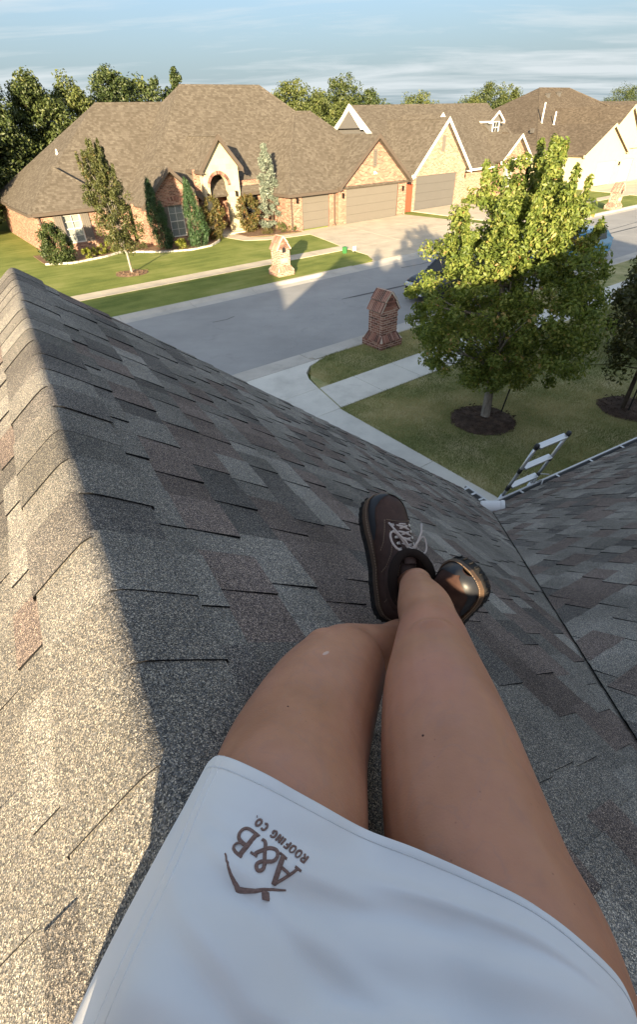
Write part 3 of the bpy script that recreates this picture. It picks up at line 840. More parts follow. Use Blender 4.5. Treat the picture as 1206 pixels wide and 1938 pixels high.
mb.build('wall', 'brick_wall', house0)
# the street-facing gable wing further along the same house (its shadow crosses the road)
mb = MB()
sc, zp = -5.9, 5.85; pr, zl, run = 1.8, 2.7, 4.1
mb.prism([sp(-27, pr, zp), sp(sc, pr, zp), sp(sc + 2.1, pr + run, zl), sp(-27, pr + run, zl)], -(ZV * CT + PV * ST) * .12)
mb.prism([sp(-27, pr, zp), sp(sc, pr, zp), sp(sc + 2.1, pr - run, zl), sp(-27, pr - run, zl)], -(ZV * CT - PV * ST) * .12)
mb.prism([sp(sc, pr, zp), sp(sc + 2.1, pr + run, zl), sp(sc + 2.1, pr - run, zl)], -(ZV * .55 + SV * .83) * .12)
mb.build('wing_roof', 'shingle_dark', house0)
mb = MB()
mb.sbox(-26.6, sc + 1.7, pr + run - .4, pr + run - .15, 0, zl - .1); mb.sbox(-26.6, sc + 1.7, pr - run + .15, pr - run + .4, 0, zl - .1); mb.sbox(sc + 1.45, sc + 1.7, pr - run + .4, pr + run - .4, 0, zl - .1)
mb.build('wing_wall', 'brick_wall', house0)

# gutters: open troughs with strap hangers
def gutter(p0, p1, out, name_parent, hang):
    d = (p1 - p0).normalized(); prof = [(0.0, 0.0), (.0, -.11), (.075, -.11), (.105, -.055), (.115, .0), (.098, .0), (.09, -.05), (.068, -.098), (.008, -.098), (.008, 0.0)]
    mb = MB()
    for i in range(len(prof)):
        a = prof[i]; b = prof[(i + 1) % len(prof)]
        q0 = p0 + out * a[0] + ZV * a[1]; q1 = p0 + out * b[0] + ZV * b[1]
        mb.add([q0, q1, q1 + d * (p1 - p0).length, q0 + d * (p1 - p0).length], [(0, 1, 2, 3)], 1 if i in (4, 9) else 0)
    g = mb.build('gutter', ['gutter_grey', 'gutter_white'], name_parent)
    for s in hang:
        m = MB(); c = p0 + d * s + out * .055 + ZV * .004
        m.obox(c, d * .014, out * .062, ZV * .0025); m.build('hanger', 'gutter_white', g)
    m = MB(); L = (p1 - p0).length
    m.obox(p0 + d * L / 2 + out * .110 + ZV * .003, d * L / 2, out * .010, ZV * .006); m.build('gutter_lip', 'gutter_white', g)
    m = MB(); m.obox(p0 + d * L / 2 - out * .012 + ZV * .014, d * L / 2, out * .014, ZV * .003); m.build('drip_edge', 'gutter_white', g)
    return g
E1 = ab(LV, OR + WR, ZE - .03)
gutter(E1 + RP * .02, ab(LV, 17.9, ZE - .03), RD, house0, [.55 + .62 * i for i in range(14)])
gutter(E1 + RD * .12, ab(LG + .02, OR + WR, ZE - .03), RP, house0, [.1, .22, .34])
# ================================================================ HOUSES ACROSS THE STREET
def roof_faces(mb, faces, th=.14, mi=0):
    for f in faces:
        q = [sp(*p) for p in f]; nr = Vector((0, 0, 0))
        for i in range(len(q)): nr += q[i].cross(q[(i + 1) % len(q)])
        nr.normalize()
        if nr.z < 0: nr = -nr
        mb.prism(q, nr * -th, mi)
def hip(mb, s0, s1, p0, p1, z, ra, rb, zr):
    """eave rectangle and two ridge points (s,p)"""
    A = (ra[0], ra[1], zr); B = (rb[0], rb[1], zr)
    c00, c10, c11, c01 = (s0, p0, z), (s1, p0, z), (s1, p1, z), (s0, p1, z)
    if abs(ra[0] - rb[0]) >= abs(ra[1] - rb[1]): roof_faces(mb, [[c00, c10, B, A], [c10, c11, B], [c11, c01, A, B], [c01, c00, A]])
    else: roof_faces(mb, [[c00, c10, A], [c10, c11, B, A], [c11, c01, B], [c01, c00, A, B]])
def gable(mb, sc, hw, pf, pb, ze, za):
    roof_faces(mb, [[(sc - hw, pf, ze), (sc, pf, za), (sc, pb, za), (sc - hw, pb, ze)], [(sc + hw, pf, ze), (sc, pf, za), (sc, pb, za), (sc + hw, pb, ze)]])
def rakes(parent, sc, hw, pf, ze, za, mat, w=.2, d=.05, both=True):
    """barge boards of a street-facing gable, one mesh for each side"""
    sl = (za - ze) / hw; k = math.sqrt(1 + sl * sl)
    for sg in (-1, 1):
        mb = MB(); dn = w * k
        a = (sc, pf - d, za + .03); b = (sc + sg * (hw + .03), pf - d, ze - sl * .03 + .03)
        mb.prism([sp(*a), sp(*b), sp(b[0], b[1], b[2] - dn), sp(a[0], a[1], a[2] - dn)], PV * (d - .004))
        mb.build('barge_board', mat, parent)
        mb = MB(); c = sp(sc + sg * (hw - .14), pf - d * .5, ze - .07)
        mb.prism([sp(sc + sg * (hw + .02), pf - d - .01, ze + .02), sp(sc + sg * (hw - .30), pf - d - .01, ze - .16), sp(sc + sg * (hw + .02), pf - d - .01, ze - .20)], PV * .22)
        mb.build('eave_return', mat, parent)
def wall_open(parent, s0, s1, p, z1, opens, mat, th=.24, z0=-.12):
    """front wall with rectangular openings (s0,s1,z0,z1)"""
    mb = MB(); cur = s0
    for o in sorted(opens):
        if o[0] > cur: mb.sbox(cur, o[0], p, p + th, z0, z1)
        if o[2] > z0 + .14: mb.sbox(o[0], o[1], p, p + th, z0, o[2])
        if o[3] < z1: mb.sbox(o[0], o[1], p, p + th, o[3], z1)
        cur = o[1]
    if cur < s1: mb.sbox(cur, s1, p, p + th, z0, z1)
    return mb.build('wall', mat, parent)
def gable_wall(parent, sc, hw, p, ze, za, mat, th=.24, drop=.12):
    mb = MB(); mb.prism([sp(sc - hw, p, ze), sp(sc + hw, p, ze), sp(sc, p, za)], PV * th); return mb.build('gable_wall', mat, parent)
def garage_door(parent, s0, s1, p, z1, mat, rows=4, cols=4, frame_mat='trim_dark'):
    mb = MB(); mb.sbox(s0, s1, p + .06, p + .10, 0.0, z1); d = mb.build('garage_door', mat, parent)
    hgt = z1 / rows
    for r in range(rows):
        m = MB(); m.sbox(s0 + .012, s1 - .012, p + .028, p + .058, r * hgt + .008, (r + 1) * hgt - .008); pn = m.build('panel', mat, d, bevel=.008)
    f = MB(); f.sbox(s0 - .09, s0, p - .012, p + .1, 0, z1 + .09); f.sbox(s1, s1 + .09, p - .012, p + .1, 0, z1 + .09); f.sbox(s0, s1, p - .012, p + .1, z1, z1 + .09)
    f.build('door_frame', frame_mat, parent); return d
def window(parent, s0, s1, z0, z1, p, frame_mat='trim_white', nx=2, nz=2, arch=0.0, back='curtain', hung=True):
    fr = MB(); w = .06
    fr.sbox(s0, s0 + w, p, p + .1, z0, z1); fr.sbox(s1 - w, s1, p, p + .1, z0, z1)
    fr.sbox(s0 + w, s1 - w, p, p + .1, z0, z0 + w)
    if not arch: fr.sbox(s0 + w, s1 - w, p, p + .1, z1 - w, z1)
    else:
        n = 10; sc = (s0 + s1) / 2; hw = (s1 - s0) / 2
        ring_o = [(sc + hw * math.cos(math.pi * i / n), z1 + arch * math.sin(math.pi * i / n)) for i in range(n + 1)]
        ring_i = [(sc + (hw - w) * math.cos(math.pi * i / n), z1 + (arch - w) * math.sin(math.pi * i / n)) for i in range(n + 1)]
        for i in range(n):
            fr.prism([sp(ring_o[i][0], p, ring_o[i][1]), sp(ring_o[i + 1][0], p, ring_o[i + 1][1]), sp(ring_i[i + 1][0], p, ring_i[i + 1][1]), sp(ring_i[i][0], p, ring_i[i][1])], PV * .1)
    W = fr.build('window', frame_mat, parent)
    m = MB(); zt = z1 + arch * .0
    if hung: m.sbox(s0 + w, s1 - w, p + .02, p + .07, (z0 + z1) / 2 - .03, (z0 + z1) / 2 + .03)
    for i in range(1, nx): x = s0 + (s1 - s0) * i / nx; m.sbox(x - .014, x + .014, p + .03, p + .06, z0 + w, z1 + arch * .6 - .02)
    for i in range(1, nz * 2):
        z = z0 + (z1 - z0) * i / (nz * 2)
        if abs(z - (z0 + z1) / 2) > .06: m.sbox(s0 + w, s1 - w, p + .032, p + .058, z - .012, z + .012)
    if m.v: m.build('glazing_bar', frame_mat, W)
    for half in ((z0, (z0 + z1) / 2), ((z0 + z1) / 2, z1)) if hung else ((z0, z1),):
        g = MB(); g.sbox(s0 + w * .8, s1 - w * .8, p + .045, p + .05, half[0] + .02, half[1] - .0); g.build('pane', 'glass', W)
    if arch:
        g = MB(); g.prism([sp(a, p + .045, b) for a, b in ring_i], PV * .005); g.build('pane', 'glass', W)
    c = MB(); c.sbox(s0 + .01, s1 - .01, p + .11, p + .13, z0, z1 + arch * .55); c.build('curtain' if back == 'curtain' else 'room_shade', back, W)
    s = MB(); s.sbox(s0 - .08, s1 + .08, p - .05, p + .0, z0 - .09, z0 - .005); s.build('sill', 'brick_wall' if frame_mat != 'trim_white' else 'stone', W)
    return W
def lantern(parent, s, p, z):
    m = MB(); m.sbox(s - .045, s + .045, p - .09, p, z + .14, z + .17); m.sbox(s - .06, s + .06, p - .16, p - .05, z - .14, z + .12); m.prism([sp(s - .08, p - .18, z + .12), sp(s + .08, p - .18, z + .12), sp(s + .08, p - .03, z + .12), sp(s - .08, p - .03, z + .12)], ZV * .025)
    return m.build('wall_lantern', 'bronze_dark', parent)
def downspout(parent, s, p, z1, mat='trim_dark'):
    m = MB(); m.sbox(s - .04, s + .04, p - .07, p, .1, z1 - .25); m.tube([sp(s, p - .04, z1 - .28), sp(s, p - .12, z1 - .12), sp(s, p - .22, z1)], .04, 6); m.tube([sp(s, p - .035, .12), sp(s, p - .2, .03)], .042, 6)
    return m.build('downspout', mat, parent)

# ---------------------------------------------------------------- the brick house opposite
h1 = empty('brick_house', sp(20, 38, 0), 'large brick house with brown hip roof, stone porch and two taupe garage doors', 'house')
TR = 'trim_dark'
rf = MB()
hip(rf, 11.75, 32.6, 34.15, 48.4, 2.25, (18.95, 41.3), (25.45, 41.3), 8.13)
main_roof = rf.build('roof', 'roof_tan', h1)
rf = MB(); hip(rf, 5.85, 21.0, 36.35, 48.6, 2.22, (13.2, 42.5), (18.5, 42.5), 7.25); rf.build('left_roof', 'roof_tan', h1)
rf = MB(); hip(rf, 5.72, 11.1, 35.55, 42.0, 2.2, (8.35, 38.1), (8.35, 40.0), 4.2); rf.build('left_room_roof', 'roof_tan', h1)
rf = MB(); hip(rf, 20.65, 31.75, 30.9, 42.0, 2.2, (25.2, 36.35), (26.6, 36.35), 6.46); rf.build('garage_roof', 'roof_tan', h1)
rf = MB(); gable(rf, 28.22, 3.5, 30.6, 35.2, 2.30, 5.08); rf.build('garage_gable_roof', 'roof_tan', h1)
rf = MB(); gable(rf, 13.78, 2.12, 33.4, 37.0, 2.15, 3.98); rf.build('window_gable_roof', 'roof_tan', h1)
rf = MB(); gable(rf, 17.5, 1.55, 33.75, 38.8, 3.66, 5.42); rf.build('porch_roof', 'roof_tan', h1)
# gutters / fascia boards along the eaves
def fascia(parent, a, b, z, mat=TR, name='fascia'):
    A = sp(a[0], a[1], z - .05); B = sp(b[0], b[1], z - .05); d = (B - A); L = d.length; d.normalize(); n = ZV.cross(d)
    m = MB(); m.obox((A + B) / 2 - ZV * .05, d * L / 2, n * .05, ZV * .085); return m.build(name, mat, parent)
fascia(h1, (5.72, 35.55), (11.1, 35.55), 2.2); fascia(h1, (5.72, 35.55), (5.72, 42.0), 2.2); fascia(h1, (5.85, 42), (5.85, 48.6), 2.22)
fascia(h1, (20.65, 30.9), (24.85, 30.9), 2.2); fascia(h1, (20.65, 30.9), (20.65, 34.2), 2.2)
fascia(h1, (11.1, 36.2), (11.75, 36.2), 2.2); fascia(h1, (15.9, 34.15), (16.0, 34.15), 2.25); fascia(h1, (19.0, 34.15), (20.65, 34.15), 2.25)
rakes(h1, 28.22, 3.5, 30.6, 2.30, 5.08, TR); rakes(h1, 13.78, 2.12, 33.4, 2.15, 3.98, TR, .18); rakes(h1, 17.5, 1.55, 33.75, 3.66, 5.42, TR, .2)
for (a, b) in (((15.95, 33.75), (15.95, 38)), ((19.05, 33.75), (19.05, 38))): fascia(h1, a, b, 3.66)
# walls
wall_open(h1, 6.1, 11.6, 35.95, 2.2, [(7.55, 8.6, .42, 1.92)], 'brick_wall')
mb = MB(); mb.sbox(6.1, 6.34, 36.2, 48.2, -.12, 2.2); mb.build('wall', 'brick_wall', h1)
wall_open(h1, 12.05, 15.55, 33.75, 2.25, [(13.4, 14.42, .30, 2.02)], 'brick_wall'); gable_wall(h1, 13.78, 1.95, 33.75, 2.252, 3.78, 'brick_wall')
mb = MB(); mb.sbox(12.05, 12.29, 34.0, 36.0, -.12, 2.2); mb.build('wall', 'brick_wall', h1)
mb = MB(); mb.sbox(11.6, 12.05, 35.0, 35.24, -.12, 2.2); mb.build('wall', 'brick_wall', h1)
# stone porch: front with an arched opening
def arch_wall(parent, s0, s1, p, z1, a0, a1, spring, crown, mat, th, gz=None, gs=None):
    n = 12; sc = (a0 + a1) / 2; hw = (a1 - a0) / 2
    mb = MB(); mb.sbox(s0, a0, p, p + th, -.12, spring); mb.sbox(a1, s1, p, p + th, -.12, spring)
    arcp = [(sc - hw * math.cos(math.pi * i / n), spring + (crown - spring) * math.sin(math.pi * i / n)) for i in range(n + 1)]
    zt = z1
    for i in range(n):
        (x0, y0), (x1, y1) = arcp[i], arcp[i + 1]
        mb.prism([sp(x0, p, y0), sp(x1, p, y1), sp(x1, p, zt), sp(x0, p, zt)], PV * th)
    mb.sbox(s0, a0, p, p + th, spring, zt); mb.sbox(a1, s1, p, p + th, spring, zt)
    w = mb.build('porch_front', mat, parent)
    # brick soldier ring round the arch
    for i in range(n * 2):
        t0 = math.pi * i / (n * 2); t1 = math.pi * (i + .9) / (n * 2)
        pt = lambda t, k: sp(sc - (hw + k) * math.cos(t), p - .025, spring + (crown - spring + k) * math.sin(t))
        m = MB(); m.prism([pt(t0, -.02), pt(t1, -.02), pt(t1, .16), pt(t0, .16)], PV * .05); m.build('brick', 'brick_single', w)
    return w
arch_wall(h1, 16.2, 18.8, 34.0, 3.75, 16.62, 17.98, 2.75, 3.42, 'stone', .45)
gable_wall(h1, 17.5, 1.42, 34.0, 3.752, 5.22, 'stone', .45)
mb = MB(); mb.sbox(16.2, 16.45, 34.46, 36.0, -.1, 3.7); mb.sbox(18.55, 18.8, 34.46, 36.0, -.1, 3.7); mb.sbox(16.45, 18.55, 35.9, 36.1, -.1, 3.75); mb.build('porch_wall', 'brick_wall', h1)
mb = MB(); mb.sbox(16.2, 18.8, 33.6, 36.0, -.1, .10); mb.build('porch_step', 'concrete_sunlit', h1)
mb = MB(); mb.sbox(16.95, 17.75, 35.84, 35.9, .1, 2.4); dr = mb.build('front_door', 'door_wood', h1)
mb = MB(); mb.sbox(17.63, 17.67, 35.79, 35.84, 1.0, 1.2); mb.build('handle', 'bronze_dark', dr)
mb = MB(); mb.sbox(16.452, 18.548, 34.46, 35.88, 3.3, 3.36); mb.build('porch_ceiling', 'soffit', h1)
mb = MB(); mb.sbox(15.55, 16.2, 34.5, 34.74, -.1, 2.3); mb.sbox(15.85, 16.2, 34.55, 34.7, 2.3, 3.7); mb.build('wall', 'brick_wall', h1)
wall_open(h1, 18.8, 21.0, 34.6, 2.9, [(19.0, 20.5, .45, 2.3)], 'brick_wall')
window(h1, 19.0, 20.5, .45, 2.3, 34.66, 'bronze_dark', 3, 2, .0, 'interior_dark')
wall_open(h1, 21.0, 24.9, 31.35, 2.2, [(22.0, 24.35, -.12, 2.02)], 'brick_wall')
mb = MB(); mb.sbox(21.0, 21.24, 31.6, 34.7, -.12, 2.2); mb.build('wall', 'brick_wall', h1)
wall_open(h1, 24.9, 31.55, 31.0, 2.42, [(25.6, 30.7, -.12, 2.12)], 'brick_wall'); gable_wall(h1, 28.22, 3.24, 31.0, 2.422, 4.9, 'brick_wall')
mb = MB(); mb.sbox(31.3, 31.55, 31.24, 42, -.12, 2.3); mb.build('wall', 'brick_wall', h1)
mb = MB(); mb.sbox(24.9, 25.14, 31.24, 31.7, -.12, 2.3); mb.build('wall', 'brick_wall', h1)
garage_door(h1, 22.0, 24.35, 31.4, 2.02, 'garage_taupe'); garage_door(h1, 25.6, 30.7, 31.05, 2.12, 'garage_taupe')
# soldier course above the big door, gable vent, floodlight
m = MB(); m.sbox(28.05, 28.4, 30.97, 31.03, 3.25, 4.25); v = m.build('gable_vent', 'shutter', h1)
for i in range(9): m = MB(); m.obox(sp(28.225, 30.955, 3.31 + i * .105), SV * .14, PV * .014 + ZV * -.012, ZV * .03 + PV * .02); m.build('slat', 'shutter', v)
m = MB(); m.tube([sp(28.2, 30.99, 2.95), sp(28.2, 30.9, 2.93)], .07, 10); m.tube([sp(28.13, 30.92, 2.9), sp(28.08, 30.84, 2.84)], .05, 8); m.tube([sp(28.27, 30.92, 2.9), sp(28.32, 30.84, 2.84)], .05, 8); m.build('flood_light', 'trim_white', h1)
for s, p in ((25.25, 31.0), (31.1, 31.0), (21.55, 31.35)): lantern(h1, s, p, 1.75)
for s in (16.4, 18.45): lantern(h1, s, 34.0, 2.25)
downspout(h1, 21.1, 31.35, 2.15); downspout(h1, 24.75, 31.3, 2.15); downspout(h1, 6.25, 35.95, 2.15); downspout(h1, 15.7, 33.75, 2.1)
window(h1, 7.55, 8.6, .42, 1.92, 36.02, 'trim_white', 2, 2)
for s in (7.05, 8.62):
    m = MB(); m.sbox(s, s + .48, 35.9, 35.95, .42, 1.92); sh = m.build('shutter', 'shutter', h1)
    for i in range(4): m = MB(); m.sbox(s + .02 + i * .113, s + .02 + i * .113 + .10, 35.88, 35.9, .44, 1.9); m.build('board', 'shutter', sh)
window(h1, 13.4, 14.42, .30, 2.02, 33.82, 'trim_white', 2, 2, .28)
# brick arch over that window
n = 9
for i in range(n * 2):
    t0 = math.pi * i / (2 * n); t1 = math.pi * (i + .88) / (2 * n); sc = 13.91
    pt = lambda t, k: sp(sc - (.53 + k) * math.cos(t), 33.72, 2.02 + (.30 + k) * math.sin(t))
    m = MB(); m.prism([pt(t0, 0), pt(t1, 0), pt(t1, .18), pt(t0, .18)], PV * .05); m.build('brick', 'brick_single', h1)
for s in (12.92, 14.44):
    m = MB(); m.sbox(s, s + .44, 33.7, 33.75, .3, 2.0); sh = m.build('shutter', 'shutter', h1)
    for i in range(4): m = MB(); m.sbox(s + .02 + i * .103, s + .02 + i * .103 + .09, 33.68, 33.7, .32, 1.98); m.build('board', 'shutter', sh)
# roof pipes and ridge caps
def pipe(parent, s, p, z, hgt, r=.045, mat='pipe_white', dz=0):
    m = MB(); m.tube([sp(s, p, z - .1), sp(s, p, z + hgt)], r, 10); m.tube([sp(s, p, z - .06), sp(s, p, z + .06)], r * 2.0, 10); return m.build('vent_pipe', mat, parent)
pipe(h1, 9.5, 40.8, 4.72, .25); pipe(h1, 21, 44, 6, .3)
def ridge_strip(parent, a, b, mat='roof_tan'):
    A = sp(*a); B = sp(*b); d = (B - A).normalized(); n = d.cross(ZV).normalized()
    m = MB()
    for sg in (-1, 1):
        dn = (n * sg * .15 - ZV * .09)
        m.prism([A + ZV * .03, B + ZV * .03, B + dn, A + dn], ZV * -.015)
    return m.build('ridge_cap', mat, parent)
for a, b in (((18.95, 41.3, 8.13), (25.45, 41.3, 8.13)), ((18.95, 41.3, 8.13), (11.75, 34.15, 2.25)), ((25.45, 41.3, 8.13), (29.0, 37.75, 5.2)), ((13.2, 42.5, 7.25), (18.3, 42.5, 7.25)), ((13.2, 42.5, 7.25), (5.85, 36.35, 2.22)), ((8.35, 38.1, 4.2), (5.72, 35.55, 2.2)), ((8.35, 38.1, 4.2), (11.1, 35.55, 2.2)), ((25.2, 36.35, 6.46), (26.6, 36.35, 6.46)), ((28.22, 30.62, 5.08), (28.22, 34.6, 5.08)), ((17.5, 33.78, 5.42), (17.5, 37.9, 5.42)), ((13.78, 33.43, 3.98), (13.78, 36.2, 3.98)), ((25.2, 36.35, 6.46), (20.65, 30.9, 2.2))):
    ridge_strip(h1, a, b)

# ---------------------------------------------------------------- neighbour with white trim
h2 = empty('neighbour_house', sp(42, 38, 0), 'brick house with white gable trim and dormers behind the round tree', 'house')
rf = MB(); roof_faces(rf, [[(33.4, 33.2, 2.3), (51.3, 33.2, 2.3), (51.3, 40.0, 6.84), (33.4, 40.0, 6.84)], [(33.4, 46.8, 2.3), (51.3, 46.8, 2.3), (51.3, 40.0, 6.84), (33.4, 40.0, 6.84)]]); rf.build('roof', 'roof_tan', h2)
rf = MB(); gable(rf, 36.3, 3.45, 31.6, 39.0, 2.42, 5.84); rf.build('garage_gable_roof', 'roof_tan', h2)
rakes(h2, 36.3, 3.45, 31.6, 2.42, 5.84, 'trim_white', .2)
wall_open(h2, 33.0, 39.3, 31.9, 2.5, [(33.5, 38.3, -.12, 2.3)], 'brick_wall_pale'); gable_wall(h2, 36.3, 3.1, 31.9, 2.502, 5.58, 'brick_wall_pale')
garage_door(h2, 33.5, 38.3, 31.95, 2.3, 'garage_grey', frame_mat='trim_dark')
m = MB(); m.sbox(36.1, 36.45, 31.87, 31.93, 3.75, 4.75); m.build('gable_vent', 'shutter', h2)
# end gable at the street corner: dark siding with white boards
m = MB(); m.prism([sp(33.62, 33.6, 2.3), sp(33.62, 46.4, 2.3), sp(33.62, 40, 6.6)], SV * .2); m.build('end_gable', 'siding_dark', h2)
for pe in (33.2, 46.8):
    m = MB(); m.prism([sp(33.36, 40, 6.88), sp(33.36, pe, 2.34), sp(33.36, pe, 1.98), sp(33.36, 40, 6.40)], SV * .06); m.build('barge_board', 'trim_white', h2)
m = MB(); m.prism([sp(33.3, 38.35, 5.35), sp(33.3, 41.7, 5.35), sp(33.3, 40.0, 6.85)], SV * .12); m.build('siding_panel', 'siding_dark', h2)
for pe, ze_ in ((38.1, 5.25), (41.95, 5.25)):
    m = MB(); m.prism([sp(33.22, 40, 6.95), sp(33.22, pe, ze_), sp(33.22, pe + (.33 if pe < 40 else -.33), ze_), sp(33.22, 40, 6.55)], SV * .1); m.build('barge_board', 'trim_white', h2)
mb = MB(); mb.sbox(33.0, 33.24, 32.15, 46, -.1, 2.4); mb.sbox(39.1, 39.3, 32.15, 34, -.1, 2.4); mb.sbox(39.3, 51, 33.9, 34.1, -.1, 2.4); mb.build('wall', 'brick_wall_pale', h2)
def dormer(parent, sc, hw, p, z0, z1, za, pb):
    rf = MB(); gable(rf, sc, hw + .3, p - .2, pb, z1, za); rf.build('dormer_roof', 'roof_tan', parent)
    m = MB(); m.sbox(sc - hw, sc + hw, p, p + .12, z0, z1); m.prism([sp(sc - hw, p, z1), sp(sc + hw, p, z1), sp(sc, p, za - .15)], PV * .12); m.sbox(sc - hw, sc - hw + .1, p + .12, pb - .4, z0, z1); m.sbox(sc + hw - .1, sc + hw, p + .12, pb - .4, z0, z1); d = m.build('dormer', 'siding_dark', parent)
    rakes(parent, sc, hw + .3, p - .2, z1, za, 'trim_white', .16)
    window(parent, sc - hw * .62, sc + hw * .62, z0 + .12, z1 - .02, p - .11, 'trim_white', 2, 1, 0, 'interior_dark')
    m = MB(); m.sbox(sc - hw - .3, sc - hw - .2, p - .1, pb - .5, z1 - .12, z1 + .02); m.sbox(sc + hw + .2, sc + hw + .3, p - .1, pb - .5, z1 - .12, z1 + .02); m.build('dormer_fascia', 'trim_white', parent)
dormer(h2, 38.4, .62, 34.4, 3.9, 5.3, 6.12, 38.8)
dormer(h2, 48.9, .75, 36.8, 4.4, 5.45, 6.2, 39.6)
rf = MB(); gable(rf, 47.5, 2.3, 32.6, 36.5, 2.6, 4.5); rf.build('entry_gable_roof', 'roof_tan', h2); rakes(h2, 47.5, 2.3, 32.6, 2.6, 4.5, 'trim_white', .18)
wall_open(h2, 45.5, 49.5, 33.0, 2.7, [(46.2, 47.5, .5, 2.4)], 'brick_wall'); gable_wall(h2, 47.5, 2.0, 33.0, 2.702, 4.3, 'brick_wall')
window(h2, 46.2, 47.5, .5, 2.4, 33.06, 'trim_white', 2, 2, 0, 'curtain')
fascia(h2, (39.75, 33.2), (45.2, 33.2), 2.3, 'trim_white'); fascia(h2, (49.8, 33.2), (51.3, 33.2), 2.3, 'trim_white')
ridge_strip(h2, (33.4, 40, 6.84), (51.3, 40, 6.84)); ridge_strip(h2, (36.3, 31.65, 5.84), (36.3, 38.6, 5.84))
# red gate between the two houses
gt = empty('wooden_gate', sp(32.25, 31.7, 0), 'rust red plank gate between the brick garage and its neighbour', 'gate')
for i in range(8): m = MB(); m.sbox(31.62 + i * .168, 31.62 + i * .168 + .158, 31.68, 31.71, .04, 1.88); m.build('plank', 'gate_red', gt)
m = MB(); m.sbox(31.62, 32.96, 31.711, 31.75, .35, .45); m.sbox(31.62, 32.96, 31.711, 31.75, 1.5, 1.6); m.build('rail', 'gate_red', gt)

# ---------------------------------------------------------------- third house, brown roof and cream garage wing
h3 = empty('cream_house', sp(62, 36, 0), 'far house with big brown hip roof and cream gabled garage wing', 'house')
rf = MB(); hip(rf, 49.8, 82.0, 32.2, 52.0, 2.3, (62.6, 42.0), (68.6, 42.0), 8.15); rf.build('roof', 'roof_brown', h3)
rf = MB(); hip(rf, 66, 96, 31.5, 48, 2.3, (72, 40.0), (88, 40.0), 6.85); rf.build('side_roof', 'roof_brown', h3)
rf = MB(); gable(rf, 57.4, 4.1, 29.4, 38, 2.7, 4.95); gable(rf, 61.6, 4.6, 30.2, 40, 3.0, 6.3); rf.build('wing_roof', 'roof_brown', h3)
rf = MB(); hip(rf, 46.8, 53.0, 32.9, 40.0, 2.75, (49.9, 36), (49.9, 38), 4.6); rf.build('porch_roof', 'roof_brown', h3)
wall_open(h3, 53.6, 65.8, 29.72, 2.8, [(56.6, 60.0, -.12, 2.0), (61.2, 63.6, -.12, 2.0)], 'stucco')
gable_wall(h3, 57.4, 3.75, 29.72, 2.802, 4.78, 'stucco'); 
m = MB(); m.prism([sp(57.4, 30.45, 2.8), sp(65.8, 30.45, 2.8), sp(61.6, 30.45, 6.1)], PV * .24); m.build('gable_wall', 'stucco', h3)
garage_door(h3, 56.6, 60.0, 29.78, 2.0, 'garage_cream', frame_mat='stucco'); garage_door(h3, 61.2, 63.6, 29.78, 2.0, 'garage_cream', frame_mat='stucco')
rakes(h3, 57.4, 4.1, 29.4, 2.7, 4.95, 'stucco', .22); rakes(h3, 61.6, 4.6, 30.2, 3.0, 6.3, 'stucco', .22)
mb = MB(); mb.sbox(50.2, 53.6, 32.6, 32.85, -.1, 2.35); mb.sbox(53.6, 53.85, 29.96, 33, -.1, 2.7); mb.sbox(65.5, 65.8, 29.96, 34, -.1, 2.7); mb.sbox(65.8, 92, 32, 32.3, -.1, 2.4); mb.build('wall', 'stucco', h3)
fascia(h3, (49.8, 32.2), (53.4, 32.2), 2.3, 'trim_white'); fascia(h3, (46.8, 32.9), (53.0, 32.9), 2.75, 'trim_white')
lantern(h3, 60.6, 29.72, 1.7)
pipe(h3, 56.76, 37.0, 5.05, 1.7, .07); pipe(h3, 58.4, 36.6, 4.9, 1.1, .07)
for s, p, z in ((62.4, 40.6, 7.32), (64.8, 40.8, 7.45)):
    m = MB(); m.sbox(s - .18, s + .18, p - .18, p + .18, z - .15, z + .25); m.sbox(s - .24, s + .24, p - .24, p + .24, z + .25, z + .3); m.build('roof_vent', 'vent_metal', h3)
m = MB(); m.sbox(54.0, 54.3, 36.0, 36.3, 4.4, 4.75); m.build('roof_vent', 'vent_metal', h3)
ridge_strip(h3, (62.6, 42, 8.15), (68.6, 42, 8.15), 'roof_brown'); ridge_strip(h3, (62.6, 42, 8.15), (49.8, 32.2, 2.3), 'roof_brown'); ridge_strip(h3, (68.6, 42, 8.15), (76, 37, 5.3), 'roof_brown')
